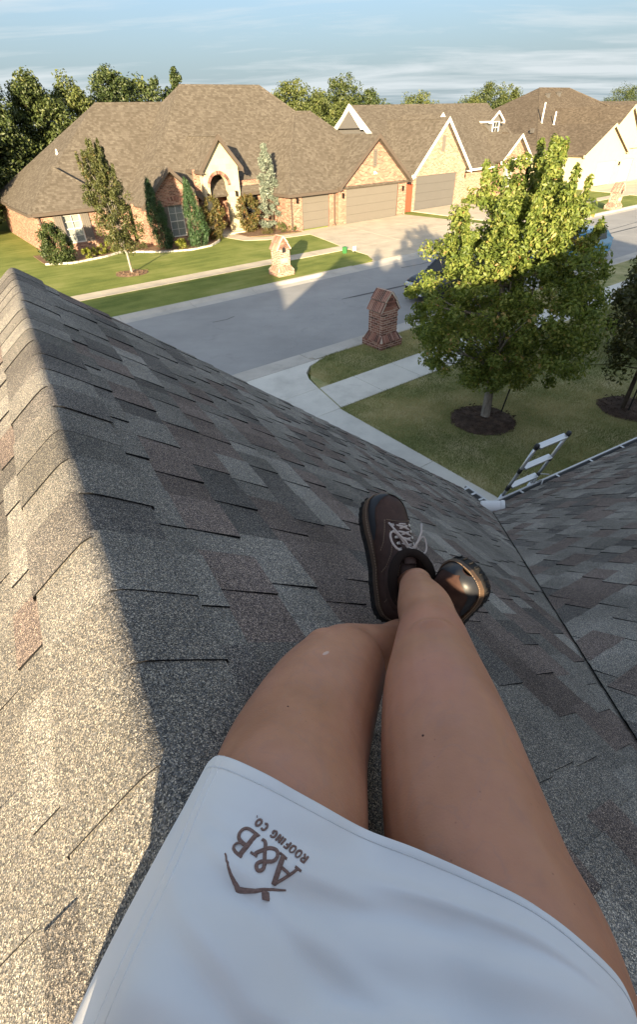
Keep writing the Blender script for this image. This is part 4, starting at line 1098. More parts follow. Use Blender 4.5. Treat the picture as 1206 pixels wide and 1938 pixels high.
# ================================================================ TREES AND PLANTS
def leaf_mesh(name, cl, per, size, mat, seed, flat=0.35, aspect=.55, spread=1.0, updir=0.0, droop=0.0):
    """cl: array of clump centres (n,3) and radii (n,3); folded leaf-sized faces scattered through them"""
    r = np.random.default_rng(seed)
    C = np.repeat(cl[:, :3], per, 0); RA = np.repeat(cl[:, 3:6], per, 0); n = len(C)
    d = r.normal(size=(n, 3)); d /= np.linalg.norm(d, axis=1, keepdims=True)
    P = C + d * RA * (r.uniform(0, 1, (n, 1)) ** (1 / 2.2)) * spread
    nrm = d * .7 + r.normal(size=(n, 3)) * .6; nrm[:, 2] += .35; nrm /= np.linalg.norm(nrm, axis=1, keepdims=True)
    t = r.normal(size=(n, 3)); t[:, 2] += updir; t[:, 2] -= droop
    t -= nrm * (t * nrm).sum(1, keepdims=True); t /= np.linalg.norm(t, axis=1, keepdims=True)
    b = np.cross(nrm, t); s = size * r.uniform(.65, 1.3, (n, 1))
    L, W = s, s * aspect
    fold = nrm * W * flat
    V = np.stack([P - t * L * .5, P + b * W * .5 + fold - t * L * .08, P + t * L * .5, P - b * W * .5 + fold - t * L * .08], 1).astype(np.float32)
    me = bpy.data.meshes.new(name); me.vertices.add(n * 4); me.vertices.foreach_set('co', V.ravel())
    idx = np.arange(n)[:, None] * 4 + np.array([[0, 1, 2, 0, 2, 3]]); me.loops.add(n * 6); me.loops.foreach_set('vertex_index', idx.ravel().astype(np.int32))
    me.polygons.add(n * 2); me.polygons.foreach_set('loop_start', np.arange(0, n * 6, 3, dtype=np.int32)); me.polygons.foreach_set('loop_total', np.full(n * 2, 3, np.int32))
    me.update()
    clump = np.repeat(r.uniform(-.18, .18, len(cl)), per)
    val = np.clip(r.beta(2, 2.2, n) + clump, 0, 1)
    a = me.attributes.new('rnd', 'FLOAT', 'FACE'); a.data.foreach_set('value', np.repeat(val, 2).astype(np.float32))
    me.materials.append(MAT[mat]); return me
def put_leaves(me, name, parent):
    o = bpy.data.objects.new(name, me); COL.objects.link(o); o.parent = parent; return o
def limb(mb, a, b, r0, r1, rr, n=4, sag=.12, sides=6):
    a = Vector(a); b = Vector(b); L = (b - a).length; pts = []
    off = Vector((rr.gauss(0, 1), rr.gauss(0, 1), rr.gauss(0, .6))) * L * sag
    for i in range(n + 1):
        t = i / n; pts.append(a.lerp(b, t) + off * math.sin(math.pi * t) * .5)
    mb.tube(pts, [r0 + (r1 - r0) * i / n for i in range(n + 1)], sides); return pts
def profile_tree(name, base, hgt, prof, label, leafmat, n_cl, per, leaf, seed, trunk_r=.07, crown0=.18, bark='bark', clump=.34, shell=.55, lean=(0, 0), cat='tree', group=None, upright=.0, limbs=22, squash=.85, spikes=0, jit=.12):
    """crown follows radius profile prof(t) for t 0..1 from crown base to top"""
    rr = random.Random(seed); r = np.random.default_rng(seed + 1)
    root = empty(name, base, label, cat, group)
    z0 = hgt * crown0; cl = []
    lobe = [(rr.uniform(0, 6.28), rr.uniform(.05, .16), rr.choice((2, 3, 4, 5))) for _ in range(3)]
    def rad(t, th): return prof(t) * (1 + sum(a * math.sin(k * th + ph + 3 * t) for ph, a, k in lobe))
    while len(cl) < n_cl:
        t = rr.uniform(0, 1) ** .9; th = rr.uniform(0, 2 * math.pi); q = rr.uniform(0, 1)
        k = q ** shell
        if rr.random() > min(1, prof(t) / max(prof(x / 10) for x in range(11)) + .12): continue
        rd = rad(t, th) * k; z = z0 + (hgt - z0) * t + rr.gauss(0, jit)
        c = clump * rr.uniform(.65, 1.3) * (1 - .35 * t)
        cl.append((math.cos(th) * rd + lean[0] * t, math.sin(th) * rd + lean[1] * t, max(z, z0 * .9), c, c, c * squash))
    for i in range(spikes):
        th = rr.uniform(0, 6.28); t = rr.uniform(.55, .95); rd = rad(t, th) * rr.uniform(.3, .95); zb = z0 + (hgt - z0) * t
        L = rr.uniform(.35, .8)
        for kk in range(4):
            f = kk / 3; cl.append((math.cos(th) * rd * (1 + .12 * f) + lean[0] * t, math.sin(th) * rd * (1 + .12 * f) + lean[1] * t, zb + L * f, .14 * (1 - .5 * f), .14 * (1 - .5 * f), .16))
    cl = np.array(cl); put_leaves(leaf_mesh('crown', cl, per, leaf, leafmat, seed + 2, updir=upright), 'crown', root)
    mb = MB(); B = Vector(base); top = B + Vector((lean[0] * .6, lean[1] * .6, hgt * .72))
    fl = B + Vector((0, 0, -.05))
    pts = [fl, B + Vector((0, 0, .06)), B + Vector((rr.gauss(0, .02), rr.gauss(0, .02), z0)), B.lerp(top, .6) + Vector((rr.gauss(0, .04), rr.gauss(0, .04), 0)), top]
    mb.tube(pts, [trunk_r * 1.5, trunk_r * 1.12, trunk_r * .9, trunk_r * .5, trunk_r * .16], 9)
    mb.build('trunk', bark, root, smooth=True)
    mb = MB(); order = list(range(len(cl))); rr.shuffle(order)
    for i in order[:limbs]:
        e = B + Vector(cl[i][:3]); zz_ = rr.uniform(z0 * .95, max(z0, e.z - B.z - .25)); st = B + Vector((lean[0] * .5 * zz_ / hgt, lean[1] * .5 * zz_ / hgt, min(zz_, hgt * .66)))
        limb(mb, st, e, trunk_r * rr.uniform(.28, .45), trunk_r * .06, rr, sides=5)
    if mb.v: mb.build('limbs', bark, root, smooth=True)
    return root
def lerp_prof(pts):
    def f(t):
        for (a, ra), (b, rb) in zip(pts[:-1], pts[1:]):
            if t <= b: return ra + (rb - ra) * (t - a) / max(b - a, 1e-6)
        return pts[-1][1]
    return f
# the round maple on the near lawn
profile_tree('maple_tree', sp(9.46, 6.05, 0), 5.0, lerp_prof([(0, .7), (.1, 1.38), (.28, 1.74), (.48, 1.80), (.66, 1.6), (.82, 1.15), (1, .38)]), 'round leafy maple with sunlit top on the near lawn',
             'leaf_maple', 520, 105, .084, 31, .10, .20, 'bark', .25, .40, lean=(-.06, .05), limbs=46, spikes=24)
# its neighbour at the picture's edge
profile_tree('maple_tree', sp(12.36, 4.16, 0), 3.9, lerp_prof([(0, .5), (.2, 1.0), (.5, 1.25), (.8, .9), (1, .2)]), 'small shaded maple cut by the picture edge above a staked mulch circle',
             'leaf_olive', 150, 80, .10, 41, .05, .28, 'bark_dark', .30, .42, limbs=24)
# stakes
for s, p, h_, lab, ln in ((9.93, 5.94, 1.3, 'thin black stake leaning beside the round maple trunk', (.22, .1)), (12.32, 4.0, 1.5, 'thin black stake beside the small maple at the picture edge', (.05, .05))):
    m = MB(); b = sp(s, p, -.05); m.tube([b, b + Vector((ln[0], ln[1], h_))], .018, 6); m.obox(b + Vector((ln[0], ln[1], h_)) * .98, SV * .02, PV * .005, ZV * .03)
    tag(m.build('tree_stake', 'post_black'), lab, 'stake', 'tree stakes')
# slim young tree on the far lawn
profile_tree('lawn_tree', sp(8.3, 27.47, 0), 5.05, lerp_prof([(0, .45), (.2, .95), (.45, 1.08), (.7, .85), (.9, .5), (1, .2)]), 'slim loose young tree on the far lawn before the brick house',
             'leaf_olive', 270, 56, .10, 51, .055, .2, 'bark', .26, .6, lean=(-.55, .1), limbs=30, upright=.8, spikes=16)
# columnar junipers, blue cedar, shrubs
def shrub(name, s, p, hgt, prof, label, mat, n_cl, per, leaf, seed, cat='shrub', clump=.2, updir=0, aspect=.55, group=None, stems=6, lean=(0, 0), squash=1.0, droop=0):
    rr = random.Random(seed); root = empty(name, sp(s, p, 0), label, cat, group); cl = []
    for i in range(n_cl):
        t = rr.uniform(0.02, 1); th = rr.uniform(0, 6.283); rd = prof(t) * rr.uniform(.25, 1) ** .5; c = clump * rr.uniform(.7, 1.3)
        cl.append((math.cos(th) * rd + lean[0] * t, math.sin(th) * rd + lean[1] * t, t * hgt, c * (1 - .4 * t), c * (1 - .4 * t), c * squash))
    put_leaves(leaf_mesh('foliage', np.array(cl), per, leaf, mat, seed, updir=updir, aspect=aspect, droop=droop), 'foliage', root)
    mb = MB(); B = sp(s, p, 0)
    for i in range(stems):
        k = rr.randrange(n_cl); e = B + Vector(cl[k][:3]); limb(mb, B + Vector((rr.gauss(0, .05), rr.gauss(0, .05), 0)), e, .025, .006, rr, sides=5)
    mb.build('stems', 'bark_dark', root, smooth=True); return root
pc = lerp_prof([(0, .45), (.25, .62), (.55, .5), (.85, .24), (1, .05)])
shrub('juniper', 12.2, 32.3, 3.4, pc, 'dark columnar juniper left of the arched window', 'leaf_juniper', 130, 70, .13, 61, 'juniper', .2, 2.2, .28, 'columnar junipers', squash=1.7, lean=(-.35, .1))
shrub('juniper', 14.15, 31.5, 3.3, pc, 'bright green columnar juniper right of the arched window', 'leaf_juniper', 140, 70, .13, 62, 'juniper', .2, 2.2, .28, 'columnar junipers', squash=1.7, lean=(-.3, .1))
shrub('blue_cedar', 20.7, 33.2, 4.75, lerp_prof([(0, .85), (.2, 1.0), (.5, .72), (.8, .38), (1, .04)]), 'tall silvery blue cedar beside the single garage door', 'leaf_blue', 170, 60, .17, 63, 'cedar', .26, .2, .28, stems=14, squash=.55, droop=.5, lean=(-.25, .1))
shrub('laurel_shrub', 6.15, 33.0, 1.85, lerp_prof([(0, .6), (.35, .85), (.7, .75), (1, .25)]), 'rounded dark laurel shrub at the house corner', 'leaf_dark', 120, 60, .12, 64, clump=.24, updir=1)
shrub('flowering_shrub', 15.85, 32.6, 2.3, lerp_prof([(0, .3), (.4, .7), (.75, .75), (1, .35)]), 'bronze green shrub left of the porch arch', 'leaf_rust', 90, 44, .12, 65, clump=.22, updir=1, stems=12)
shrub('flowering_shrub', 19.0, 33.6, 2.1, lerp_prof([(0, .3), (.4, .75), (.75, .8), (1, .35)]), 'bronze green shrub right of the porch arch', 'leaf_rust', 90, 44, .12, 66, clump=.22, updir=1, stems=12)
for i, (s, p, h_, w, lab) in enumerate(((7.6, 32.8, .5, .35, 'small yellow green bush next to the laurel shrub'), (8.5, 33.4, .6, .42, 'yellow green bush under the shuttered window, beside the smallest one'), (9.3, 33.8, .65, .45, 'yellow green bush behind the slim tree trunk'), (10.1, 33.9, .6, .42, 'yellow green bush nearest the dark juniper'), (13.0, 31.6, .5, .4, 'yellow bush between the two junipers'), (20.4, 31.7, .6, .4, 'low strappy plant at the foot of the blue cedar'), (21.15, 31.5, .42, .3, 'low tuft beside the single garage wall'), (19.4, 31.9, .35, .4, 'low tan plant by the front walk'), (11.0, 33.2, .35, .4, 'low spreading plant before the dark juniper'))):
    shrub('low_bush', s, p, h_, lerp_prof([(0, w * .7), (.5, w), (1, w * .5)]), lab, ['leaf_yellow', 'leaf_yellow', 'leaf_yellow', 'leaf_yellow', 'leaf_yellow', 'leaf_light', 'leaf_light', 'leaf_rust', 'leaf_olive'][i], 26, 34, .085, 70 + i, 'bush', .13, 1 if i > 4 else .3, .5 if i < 5 else .25, 'low bushes in the bed', 3)
# trees behind the houses
def big_tree(s, p, hgt, w, label, mat, seed, n=120, per=46, leaf=.34, c0=.12, shape='round', group='trees behind the houses', clump=None):
    pr = {'round': [(0, .55), (.25, .95), (.55, 1.0), (.8, .72), (1, .2)], 'tall': [(0, .6), (.3, 1), (.65, .8), (.9, .4), (1, .12)]}[shape]
    return profile_tree('shade_tree', sp(s, p, 0), hgt, lerp_prof([(a, b * w) for a, b in pr]), label, mat, n, per, leaf, seed, .22, c0, 'bark_dark', clump or w * .27, .5, limbs=14, group=group, jit=.3, spikes=0)
BT = [
 (3.5, 47, 8.6, 2.9, 'nearest dark tree left of the brick house', 'leaf_dark', 'tall'),
 (7.6, 51, 9.3, 3.0, 'tall dark tree just past the left roof corner', 'leaf_oak', 'tall'),
 (0.0, 44, 8.0, 2.8, 'dark tree cut by the left picture edge', 'leaf_dark', 'tall'),
 (11.6, 53, 9.0, 3.0, 'dense tree behind the left hip of the brick house', 'leaf_oak', 'tall'),
 (15.2, 56, 9.1, 3.1, 'lighter green tree above the left hip', 'leaf_light', 'round'),
 (20.0, 59, 10.0, 3.0, 'dark tree rising above the low left ridge', 'leaf_dark', 'round'),
 (23.6, 61, 9.6, 2.8, 'tree peeping out beside the main ridge start', 'leaf_oak', 'round'),
 (28.4, 63, 9.95, 1.6, 'small dark treetop just over the main ridge', 'leaf_dark', 'round'),
 (41.0, 60, 9.6, 3.4, 'bright tree behind the right end of the main ridge', 'leaf_light', 'round'),
 (45.2, 61, 8.4, 2.6, 'light tree sloping down right of the main ridge', 'leaf_light', 'round'),
 (53.6, 66, 10.0, 3.6, 'broad dark oak between the two nearest houses', 'leaf_oak', 'round'),
 (59.4, 67, 9.0, 3.0, 'lower oak beside the broad one between the houses', 'leaf_dark', 'round'),
 (51.0, 63, 7.6, 3.0, 'low yellow green tree under the broad oak', 'leaf_light', 'round'),
 (73.4, 71, 8.7, 3.8, 'low rounded tree above the neighbour ridge', 'leaf_light', 'round'),
 (86.0, 71, 8.6, 3.6, 'pale tree left of the tall pair near the dormer', 'leaf_light', 'round'),
 (91.5, 71, 10.3, 3.6, 'tall dark tree above the dormer', 'leaf_oak', 'round'),
 (97.5, 71, 9.4, 3.4, 'tree right of the tall one above the dormer', 'leaf_light', 'round'),
 (157, 80, 10.6, 5.2, 'distant dark tree above the cream house', 'leaf_dark', 'round'),
 (5.5, 56, 8.8, 3.2, 'pale tree in the gap between the tall dark ones', 'leaf_light', 'round'),
 (69, 30.5, 3.2, 1.1, 'small tree beside the cream garage wing', 'leaf_light', 'round'),
]
for i, (s, p, h_, w, lab, mt, shp) in enumerate(BT):
    near = i < 6
    w = w * (1.0 if i == 19 else 1.12 if near else 1.38)
    big_tree(s, p, h_, w, lab, mt, 100 + i * 7, 260 if near else 170, 84 if near else 74, .25 if near else .30, .10, shp)
# hedge-like undergrowth far behind, reads as one mass
r = np.random.default_rng(5); cl = []
for i in range(260):
    s = r.uniform(-40, 190); p = r.uniform(66, 90); hh = r.uniform(1.5, 5.5)
    *xy, _ = sp(s, p, 0); cl.append((xy[0], xy[1], hh, 2.6, 2.6, 1.8))
o = bpy.data.objects.new('woods', leaf_mesh('woods', np.array(cl), 60, .6, 'leaf_oak', 9)); COL.objects.link(o); o['kind'] = 'stuff'; o['label'] = 'far mass of undergrowth behind the houses'
# ================================================================ STREET FURNITURE AND OTHER THINGS
def brick_unit(mat):
    m = MB(); m.obox((0, 0, 0), (.5, 0, 0), (0, .5, 0), (0, 0, .5)); return m.mesh('brick', mat, uv=False)
BR1, BR2 = brick_unit('brick_single'), brick_unit('brick_pale_single')
def mailbox(s, p, label, bm, rot=0.0, front=None, number=False):
    root = empty('brick_mailbox', sp(s, p, 0), label, 'mailbox', 'brick mailboxes by the road')
    X = SV * math.cos(rot) + PV * math.sin(rot); Y = -SV * math.sin(rot) + PV * math.cos(rot); B = sp(s, p, 0)
    rr = random.Random(int(s * 10))
    def br(x, y, z, lx, ly, lz, ax=None, ay=None, az=None):
        ax = ax or X; ay = ay or Y; az = az or ZV
        link_mesh('brick', bm, root, frame(B + X * x + Y * y + ZV * z, ax * lx, ay * ly, az * lz))
    def course(half, z, off):
        d = .095; L = .195; J = .018
        for sg in (-1, 1):
            x = -half - (off * (L + J) / 2)
            while x < half - .03:
                a = max(x, -half); b = min(x + L, half)
                if b - a > .03: br((a + b) / 2, sg * (half - d / 2) + rr.uniform(-.002, .002), z, b - a, d, .057)
                x += L + J
            inner = half - d - J; y = -inner - ((1 - off) * (L + J) / 2)
            while y < inner - .03:
                a = max(y, -inner); b = min(y + L, inner)
                if b - a > .03: br(sg * (half - d / 2) + rr.uniform(-.002, .002), (a + b) / 2, z, d, b - a, .062)
                y += L + J
    core = MB()
    def cbox(hx, hy, z0, z1): core.obox(B + ZV * (z0 + z1) / 2, X * hx, Y * hy, ZV * (z1 - z0) / 2)
    hb, hc = .46, .325
    for i in range(3): course(hb, .036 + i * .073, i % 2)
    cbox(hb - .0045, hb - .0045, -.05, .215)
    # sloping rowlock skirt
    for (ux, uy) in ((X, Y), (-X, -Y), (Y, -X), (-Y, X)):
        n = 11
        for i in range(n):
            t = -1 + (2 * i + 1) / n
            lo = uy * -(hb - .005) + ux * (t * (hb - .035)) + ZV * .222; hi = uy * -(hc + .0) + ux * (t * (hc - .01)) + ZV * .395
            mid = B + (lo + hi) / 2; ay = (hi - lo).normalized(); az = ux.cross(ay).normalized()
            az = az if az.z > 0 else -az
            link_mesh('brick', bm, root, frame(mid - az * .02, ux * (.054), ay * (hi - lo).length * 1.03, az * .07))
    core.add([B + X * a * hb * .995 + Y * b * hb * .995 + ZV * .222 for a, b in ((-1, -1), (1, -1), (1, 1), (-1, 1))] + [B + X * a * (hc + .006) + Y * b * (hc + .006) + ZV * .404 for a, b in ((-1, -1), (1, -1), (1, 1), (-1, 1))],
             [(0, 1, 5, 4), (1, 2, 6, 5), (2, 3, 7, 6), (3, 0, 4, 7), (4, 5, 6, 7)])
    n_c = 10
    for i in range(n_c): course(hc, .43 + i * .073, i % 2)
    ztop = .43 + n_c * .073 - .03
    cbox(hc - .0045, hc - .0045, .38, ztop)
    # gabled cap: ridge along Y, two tiers of rowlock on each slope, stepped brick in the gable ends
    za = 1.66; tiers = [(hc + .07, ztop - .02, .215, ztop + .24), (.235, ztop + .265, .0, za)]
    for sg in (-1, 1):
        for (x0, z0, x1, z1) in tiers:
            lo_, hi_ = X * sg * x0 + ZV * z0, X * sg * (x1 + .004) + ZV * z1; nn_ = (hi_ - lo_).cross(Y).normalized(); nn_ = nn_ if nn_.z > 0 else -nn_
            core.prism([B + lo_ - Y * (hc + .012) + nn_ * .031, B + hi_ - Y * (hc + .012) + nn_ * .031, B + hi_ + Y * (hc + .012) + nn_ * .031, B + lo_ + Y * (hc + .012) + nn_ * .031], nn_ * -.05)
            n = 10
            for i in range(n):
                y = -(hc + .02) + (2 * (hc + .02)) * (i + .5) / n
                lo = X * sg * x0 + ZV * z0; hi = X * sg * (x1 + .012) + ZV * z1; ay = (hi - lo); L = ay.length; ay.normalize(); az = ay.cross(Y).normalized(); az = az if az.z > 0 else -az
                link_mesh('brick', bm, root, frame(B + (lo + hi) / 2 + Y * y, Y * (.050), ay * L, az * .075))
    for sg in (-1, 1):
        z = ztop + .035; 
        while z < za - .10:
            half = .30 * (za - .03 - z) / (za - ztop) + .02; L = .19; x = -half
            while x < half - .02:
                b = min(x + L, half); br((x + b) / 2, sg * (hc - .03), z, b - x, .07, .06); x = b + .011
            z += .073
    core.prism([B + X * -(hc - .02) - Y * (hc - .04) + ZV * (ztop - .01), B + X * (hc - .02) - Y * (hc - .04) + ZV * (ztop - .01), B - Y * (hc - .04) + ZV * (za - .05)], Y * (2 * hc - .08))
    core.build('mortar_core', 'mortar', root)
    if front is not None:
        f = Y * front; m = MB(); c = B + f * (hc + .012) + ZV * 1.08; n = 10
        ring_ = [X * .095 * math.cos(math.pi * i / n) + ZV * (.05 + .095 * math.sin(math.pi * i / n)) for i in range(n + 1)] + [X * -.095 - ZV * .09, X * .095 - ZV * .09]
        m.prism([c + q for q in ring_], f * -.06); m.build('letter_opening', 'interior_dark', root)
        m = MB(); m.obox(B + f * (hc + .012) + ZV * .66, X * .21, f * .016, ZV * .115); pl = m.build('number_plate', 'stone', root, bevel=.006)
        # worn house number, too faint to read: four carved digits' strokes
        m = MB()
        for i in range(4):
            cx = -.12 + i * .08
            m.obox(B + f * (hc + .03) + X * cx * (1 if front < 0 else -1) + ZV * .66, X * .005, f * .003, ZV * .04)
            m.obox(B + f * (hc + .03) + X * (cx + .02) * (1 if front < 0 else -1) + ZV * (.66 + (.03 if i % 2 else -.03)), X * .018, f * .003, ZV * .005)
        if number: m.build('carved_number', 'kerb_concrete', pl)
    return root
mailbox(11.0, 11.42, 'dark red brick mailbox in shade at the near kerb', BR1, 0.0, 1)
mailbox(13.85, 21.75, 'sunlit brick mailbox with arched opening across the street', BR2, 0.0, -1, True)
mailbox(43.8, 20.9, 'distant brick mailbox at the right picture edge', BR2, 0.0, -1)
# small utility pedestal and its white sign
m = MB(); m.sbox(19.05, 19.25, 23.22, 23.38, -.02, .30); m.sbox(19.03, 19.27, 23.20, 23.40, .30, .33)
tag(m.build('utility_box', 'utility_green', bevel=.015), 'small green utility box in the grass at the far driveway', 'utility box')
sg = empty('yard_sign', sp(19.6, 22.95, 0), 'small white sign on a short stake beside the green box', 'sign')
m = MB(); m.sbox(19.44, 19.72, 22.94, 22.955, .10, .34); m.build('sign_board', 'sign_white', sg)
m = MB(); m.sbox(19.6, 19.63, 22.956, 22.975, -.05, .3); m.build('stake', 'post_black', sg)

# parked cars along the near kerb
def car(s0, p0, label, paint, L=4.6, W=1.8):
    root = empty('parked_car', sp(s0 + L / 2, p0 + W / 2, -.1), label, 'car', 'cars parked along the street')
    z0 = -.10
    body = [(0.0, .42), (.02, .62), (.10, .78), (.35, .86), (1.15, .96), (1.75, 1.42), (2.2, 1.52), (3.3, 1.52), (3.95, 1.34), (4.35, 1.02), (4.55, .95), (4.6, .75), (4.58, .40), (4.4, .26), (.15, .24)]
    belt = .92
    rows = []
    for k, (ins, sc) in enumerate(((.12, .985), (.03, 1.0), (.0, 1.0), (.0, 1.0), (.03, 1.0), (.12, .985))):
        y = [0, .10, .3, W - .3, W - .10, W][k]
        row = []
        for x, z in body:
            zz_ = z; yy = y; xx = L / 2 + (x - L / 2) * (sc if k in (0, 5) else 1)
            if z > belt: # cabin tapers inwards
                f = (z - belt) / (1.52 - belt); yy = W / 2 + (y - W / 2) * (1 - .17 * f)
                if k in (0, 5): zz_ = belt + (z - belt) * .97
            if k in (0, 5) and z <= belt: xx = L / 2 + (xx - L / 2) * .97
            row.append(sp(s0 + xx, p0 + yy, z0 + zz_))
        rows.append(row)
    m = MB(); m.grid(rows, 0, closed=True); m.poly(list(reversed(rows[0]))); m.poly(rows[-1]); b = m.build('body', paint, root, smooth=False, bevel=.03)
    # windows
    def glass(pts, nm='window'): q = MB(); q.prism(pts[0], pts[1]); return q.build(nm, 'car_glass', root)
    ws = lambda x, y, z: sp(s0 + x, p0 + y, z0 + z)
    glass(([ws(1.20, .22, 1.0), ws(1.20, W - .22, 1.0), ws(1.70, W - .32, 1.40), ws(1.70, .32, 1.40)], (SV * -.03 + ZV * .03)), 'windscreen')
    glass(([ws(4.28, .25, 1.08), ws(4.28, W - .25, 1.08), ws(3.98, W - .33, 1.34), ws(3.98, .33, 1.34)], (SV * .03 + ZV * .03)), 'rear_window')
    for y0, y1, sg_ in ((.022, .098, -1), (W - .022, W - .098, 1)):
        for xa, xb, xc, xd in ((1.45, 2.5, 2.5, 1.85), (2.58, 3.8, 3.6, 2.58)):
            glass(([ws(xa, y0, 1.0), ws(xb, y0, 1.0), ws(xc, y1 + 0, 1.42), ws(xd, y1, 1.42)], PV * sg_ * .03), 'side_window')
    for sg_, x in ((0, 0), (0, L)):
        for y in (.28, W - .28):
            q = MB(); c = ws(.07 if x == 0 else L - .05, y, .68 if x == 0 else .8); q.obox(c, SV * .08, PV * .2, ZV * .075); q.build('headlight' if x == 0 else 'tail_light', 'headlight' if x == 0 else 'gate_red', root, bevel=.03)
    q = MB(); q.obox(ws(-.005, W / 2, .52), SV * .02, PV * .5, ZV * .1); q.build('grille', 'black_plastic', root)
    q = MB(); q.obox(ws(-.03, W / 2, .42), SV * .012, PV * .16, ZV * .06); q.build('number_plate', 'plate_white', root)
    q = MB(); q.obox(ws(.02, W / 2, .33), SV * .05, PV * .78, ZV * .06); q.build('bumper', 'black_plastic', root, bevel=.02)
    for x in (.85, 3.75):
        for y in (.1, W - .1):
            c = ws(x, y, .33); tw = MB(); tw.tube([c - PV * .1, c - PV * .085, c + PV * .085, c + PV * .1], [.29, .33, .33, .29], 22); w = tw.build('wheel', 'rubber_black', root, smooth=True)
            rm = MB(); rm.tube([c - PV * .106, c + PV * .106], [.2, .2], 18); rm.build('rim', 'aluminium', w)
    for y in (-.06, W + .06):
        q = MB(); q.obox(ws(1.55, y, 1.02), SV * .06, PV * .07, ZV * .06); q.build('wing_mirror', paint, root, bevel=.02)
    return root
car(15.25, 12.95, 'black car at the kerb half hidden behind the round maple', 'car_black')
car(23.7, 12.95, 'bright blue car glimpsed through the maple leaves', 'car_blue')

# ladder hooked over the gutter
lad = empty('telescopic_ladder', ab(LV + 1.0, 4.25, -H), 'aluminium telescopic ladder leaning on the gutter with three rungs showing', 'ladder')
lean = R(73); LD = (-RD * math.cos(lean) + ZV * math.sin(lean)); LN = RD * math.sin(lean) + ZV * math.cos(lean)
base_l = {0: ab(LV + .155, 3.985, ZE - .03), 1: ab(LV + .155, 4.47, ZE - .03)}
down = (H + ZE - .03) / math.sin(lean)
for k, b in base_l.items():
    m = MB(); m.tube([b - LD * down, b - LD * (down - .9), b - LD * .55], .033, 12); m.tube([b - LD * .55, b - LD * .02], .026, 12); m.tube([b - LD * .02, b + LD * .80], .018, 12)
    rail = m.build('rail', 'aluminium', lad, smooth=True)
    for t in (.115, .42):
        m = MB(); m.tube([b + LD * (t - .035), b + LD * (t + .03)], .024, 12); m.build('joint_collar', 'black_plastic', rail, smooth=True)
    m = MB(); m.tube([b + LD * .765, b + LD * .80, b + LD * .825], [.025, .028, .022], 12); m.build('end_cap', 'black_plastic', rail, smooth=True)
    m = MB(); m.tube([b - LD * (down + .01), b - LD * (down - .07)], .045, 12); m.build('foot', 'rubber_black', rail, smooth=True)
t = .78
while t > -down + .2:
    c0 = base_l[0] + LD * t; c1 = base_l[1] + LD * t; d = (c1 - c0).normalized()
    m = MB(); m.obox((c0 + c1) / 2, d * ((c1 - c0).length / 2 - .028), LN * .034, LD * .014); m.build('rung', 'aluminium', lad, bevel=.006)
    t -= .325
# strap and clamp at the gutter
m = MB(); b = base_l[1]
pts = [b + RP * (.06 * math.sin(i * .9)) + RD * (-.12 + .03 * i) + ZV * (.02 + .03 * math.sin(i * 1.3)) for i in range(9)]
m.tube(pts, .008, 6); m.tube([b + RP * -.05 + ZV * .05, b + RP * .1 + ZV * .07, b + RP * .24 + ZV * .03 - RD * .03], .007, 6); m.tube([b + RP * -.02 - RD * .03, b + RP * -.03 - RD * .05 + ZV * .08, b + RP * .02 + ZV * .1], .012, 6)
tag(m.build('strap', 'gutter_white', smooth=True), 'pale tie strap wound round the ladder rail at the gutter', 'strap')
# white canister lying in the gutter corner
can = empty('white_canister', E1, 'white plastic canister with ribbed lid lying at the gutter corner', 'canister')
ca = (RP * .70 - RD * .68 + ZV * .16).normalized(); cc = E1 + (-RD - RP) * .085 + ZV * .150
m = MB(); m.tube([cc - ca * .135, cc - ca * .12, cc + ca * .07], [.068, .078, .078], 24); m.build('can_body', 'canister_white', can, smooth=False)
m = MB(); m.tube([cc + ca * .07, cc + ca * .075, cc + ca * .105, cc + ca * .112], [.072, .084, .084, .078], 24); ld = m.build('lid', 'canister_white', can)
u = ZV - ca * ZV.dot(ca); u.normalize(); w = ca.cross(u)
for i in range(5):
    x = -.045 + i * .0225; hl = math.sqrt(max(.062 ** 2 - x * x, 0))
    m = MB(); m.obox(cc + ca * .114 + (u * .8 + w * .6) * x, (w * .8 - u * .6) * hl * .9, (u * .8 + w * .6) * .005, ca * .003); m.build('rib', 'canister_print', ld)
m = MB(); m.obox(cc + ca * .128 + w * .0 - u * .015, ca * .02, w * .018, u * .014); m.build('spout', 'canister_white', can, bevel=.005)
# ================================================================ THE PERSON ON THE ROOF
def roof_z(v):
    b = v.dot(RP); return H - DR - TT * abs(b - OR)
def above(v, c=.012):
    """lift a point towards the camera until it clears the roof"""
    v = Vector(v); k = 0
    while v.z < roof_z(v) + c and k < 60: v = CAM + (v - CAM) * .985; k += 1
    return v
person = empty('person', ab(0, .1, -.6), 'person sitting on the roof in white skirt and brown work shoes, ankles crossed', 'person')
# ---- shoes: a local shoe (x across, y heel to toe, z up), placed by a frame
def half_w(t):   # outline half widths heel->toe
    pts = [(0, .0), (.015, .017), (.05, .0285), (.12, .0345), (.25, .0345), (.4, .034), (.55, .0405), (.7, .0475), (.8, .0485), (.88, .0445), (.94, .036), (.98, .022), (1, .0)]
    for (a, ra), (b, rb) in zip(pts[:-1], pts[1:]):
        if t <= b: return ra + (rb - ra) * (t - a) / (b - a)
    return 0
SLn = .290
def outline(k=1.0, n=44, dx=0):
    o = []
    for i in range(n):
        t = .5 - .5 * math.cos(math.pi * i / (n - 1)); o.append((half_w(t) * k + dx * 0, t * SLn))
    swing = lambda t: .010 * math.sin(math.pi * min(1, max(0, (t - .3) / .7)) ** 1.2)
    right = [(x + swing(y / SLn), y) for x, y in o]; left = [(-x + swing(y / SLn), y) for x, y in o[-2:0:-1]]
    return right + left
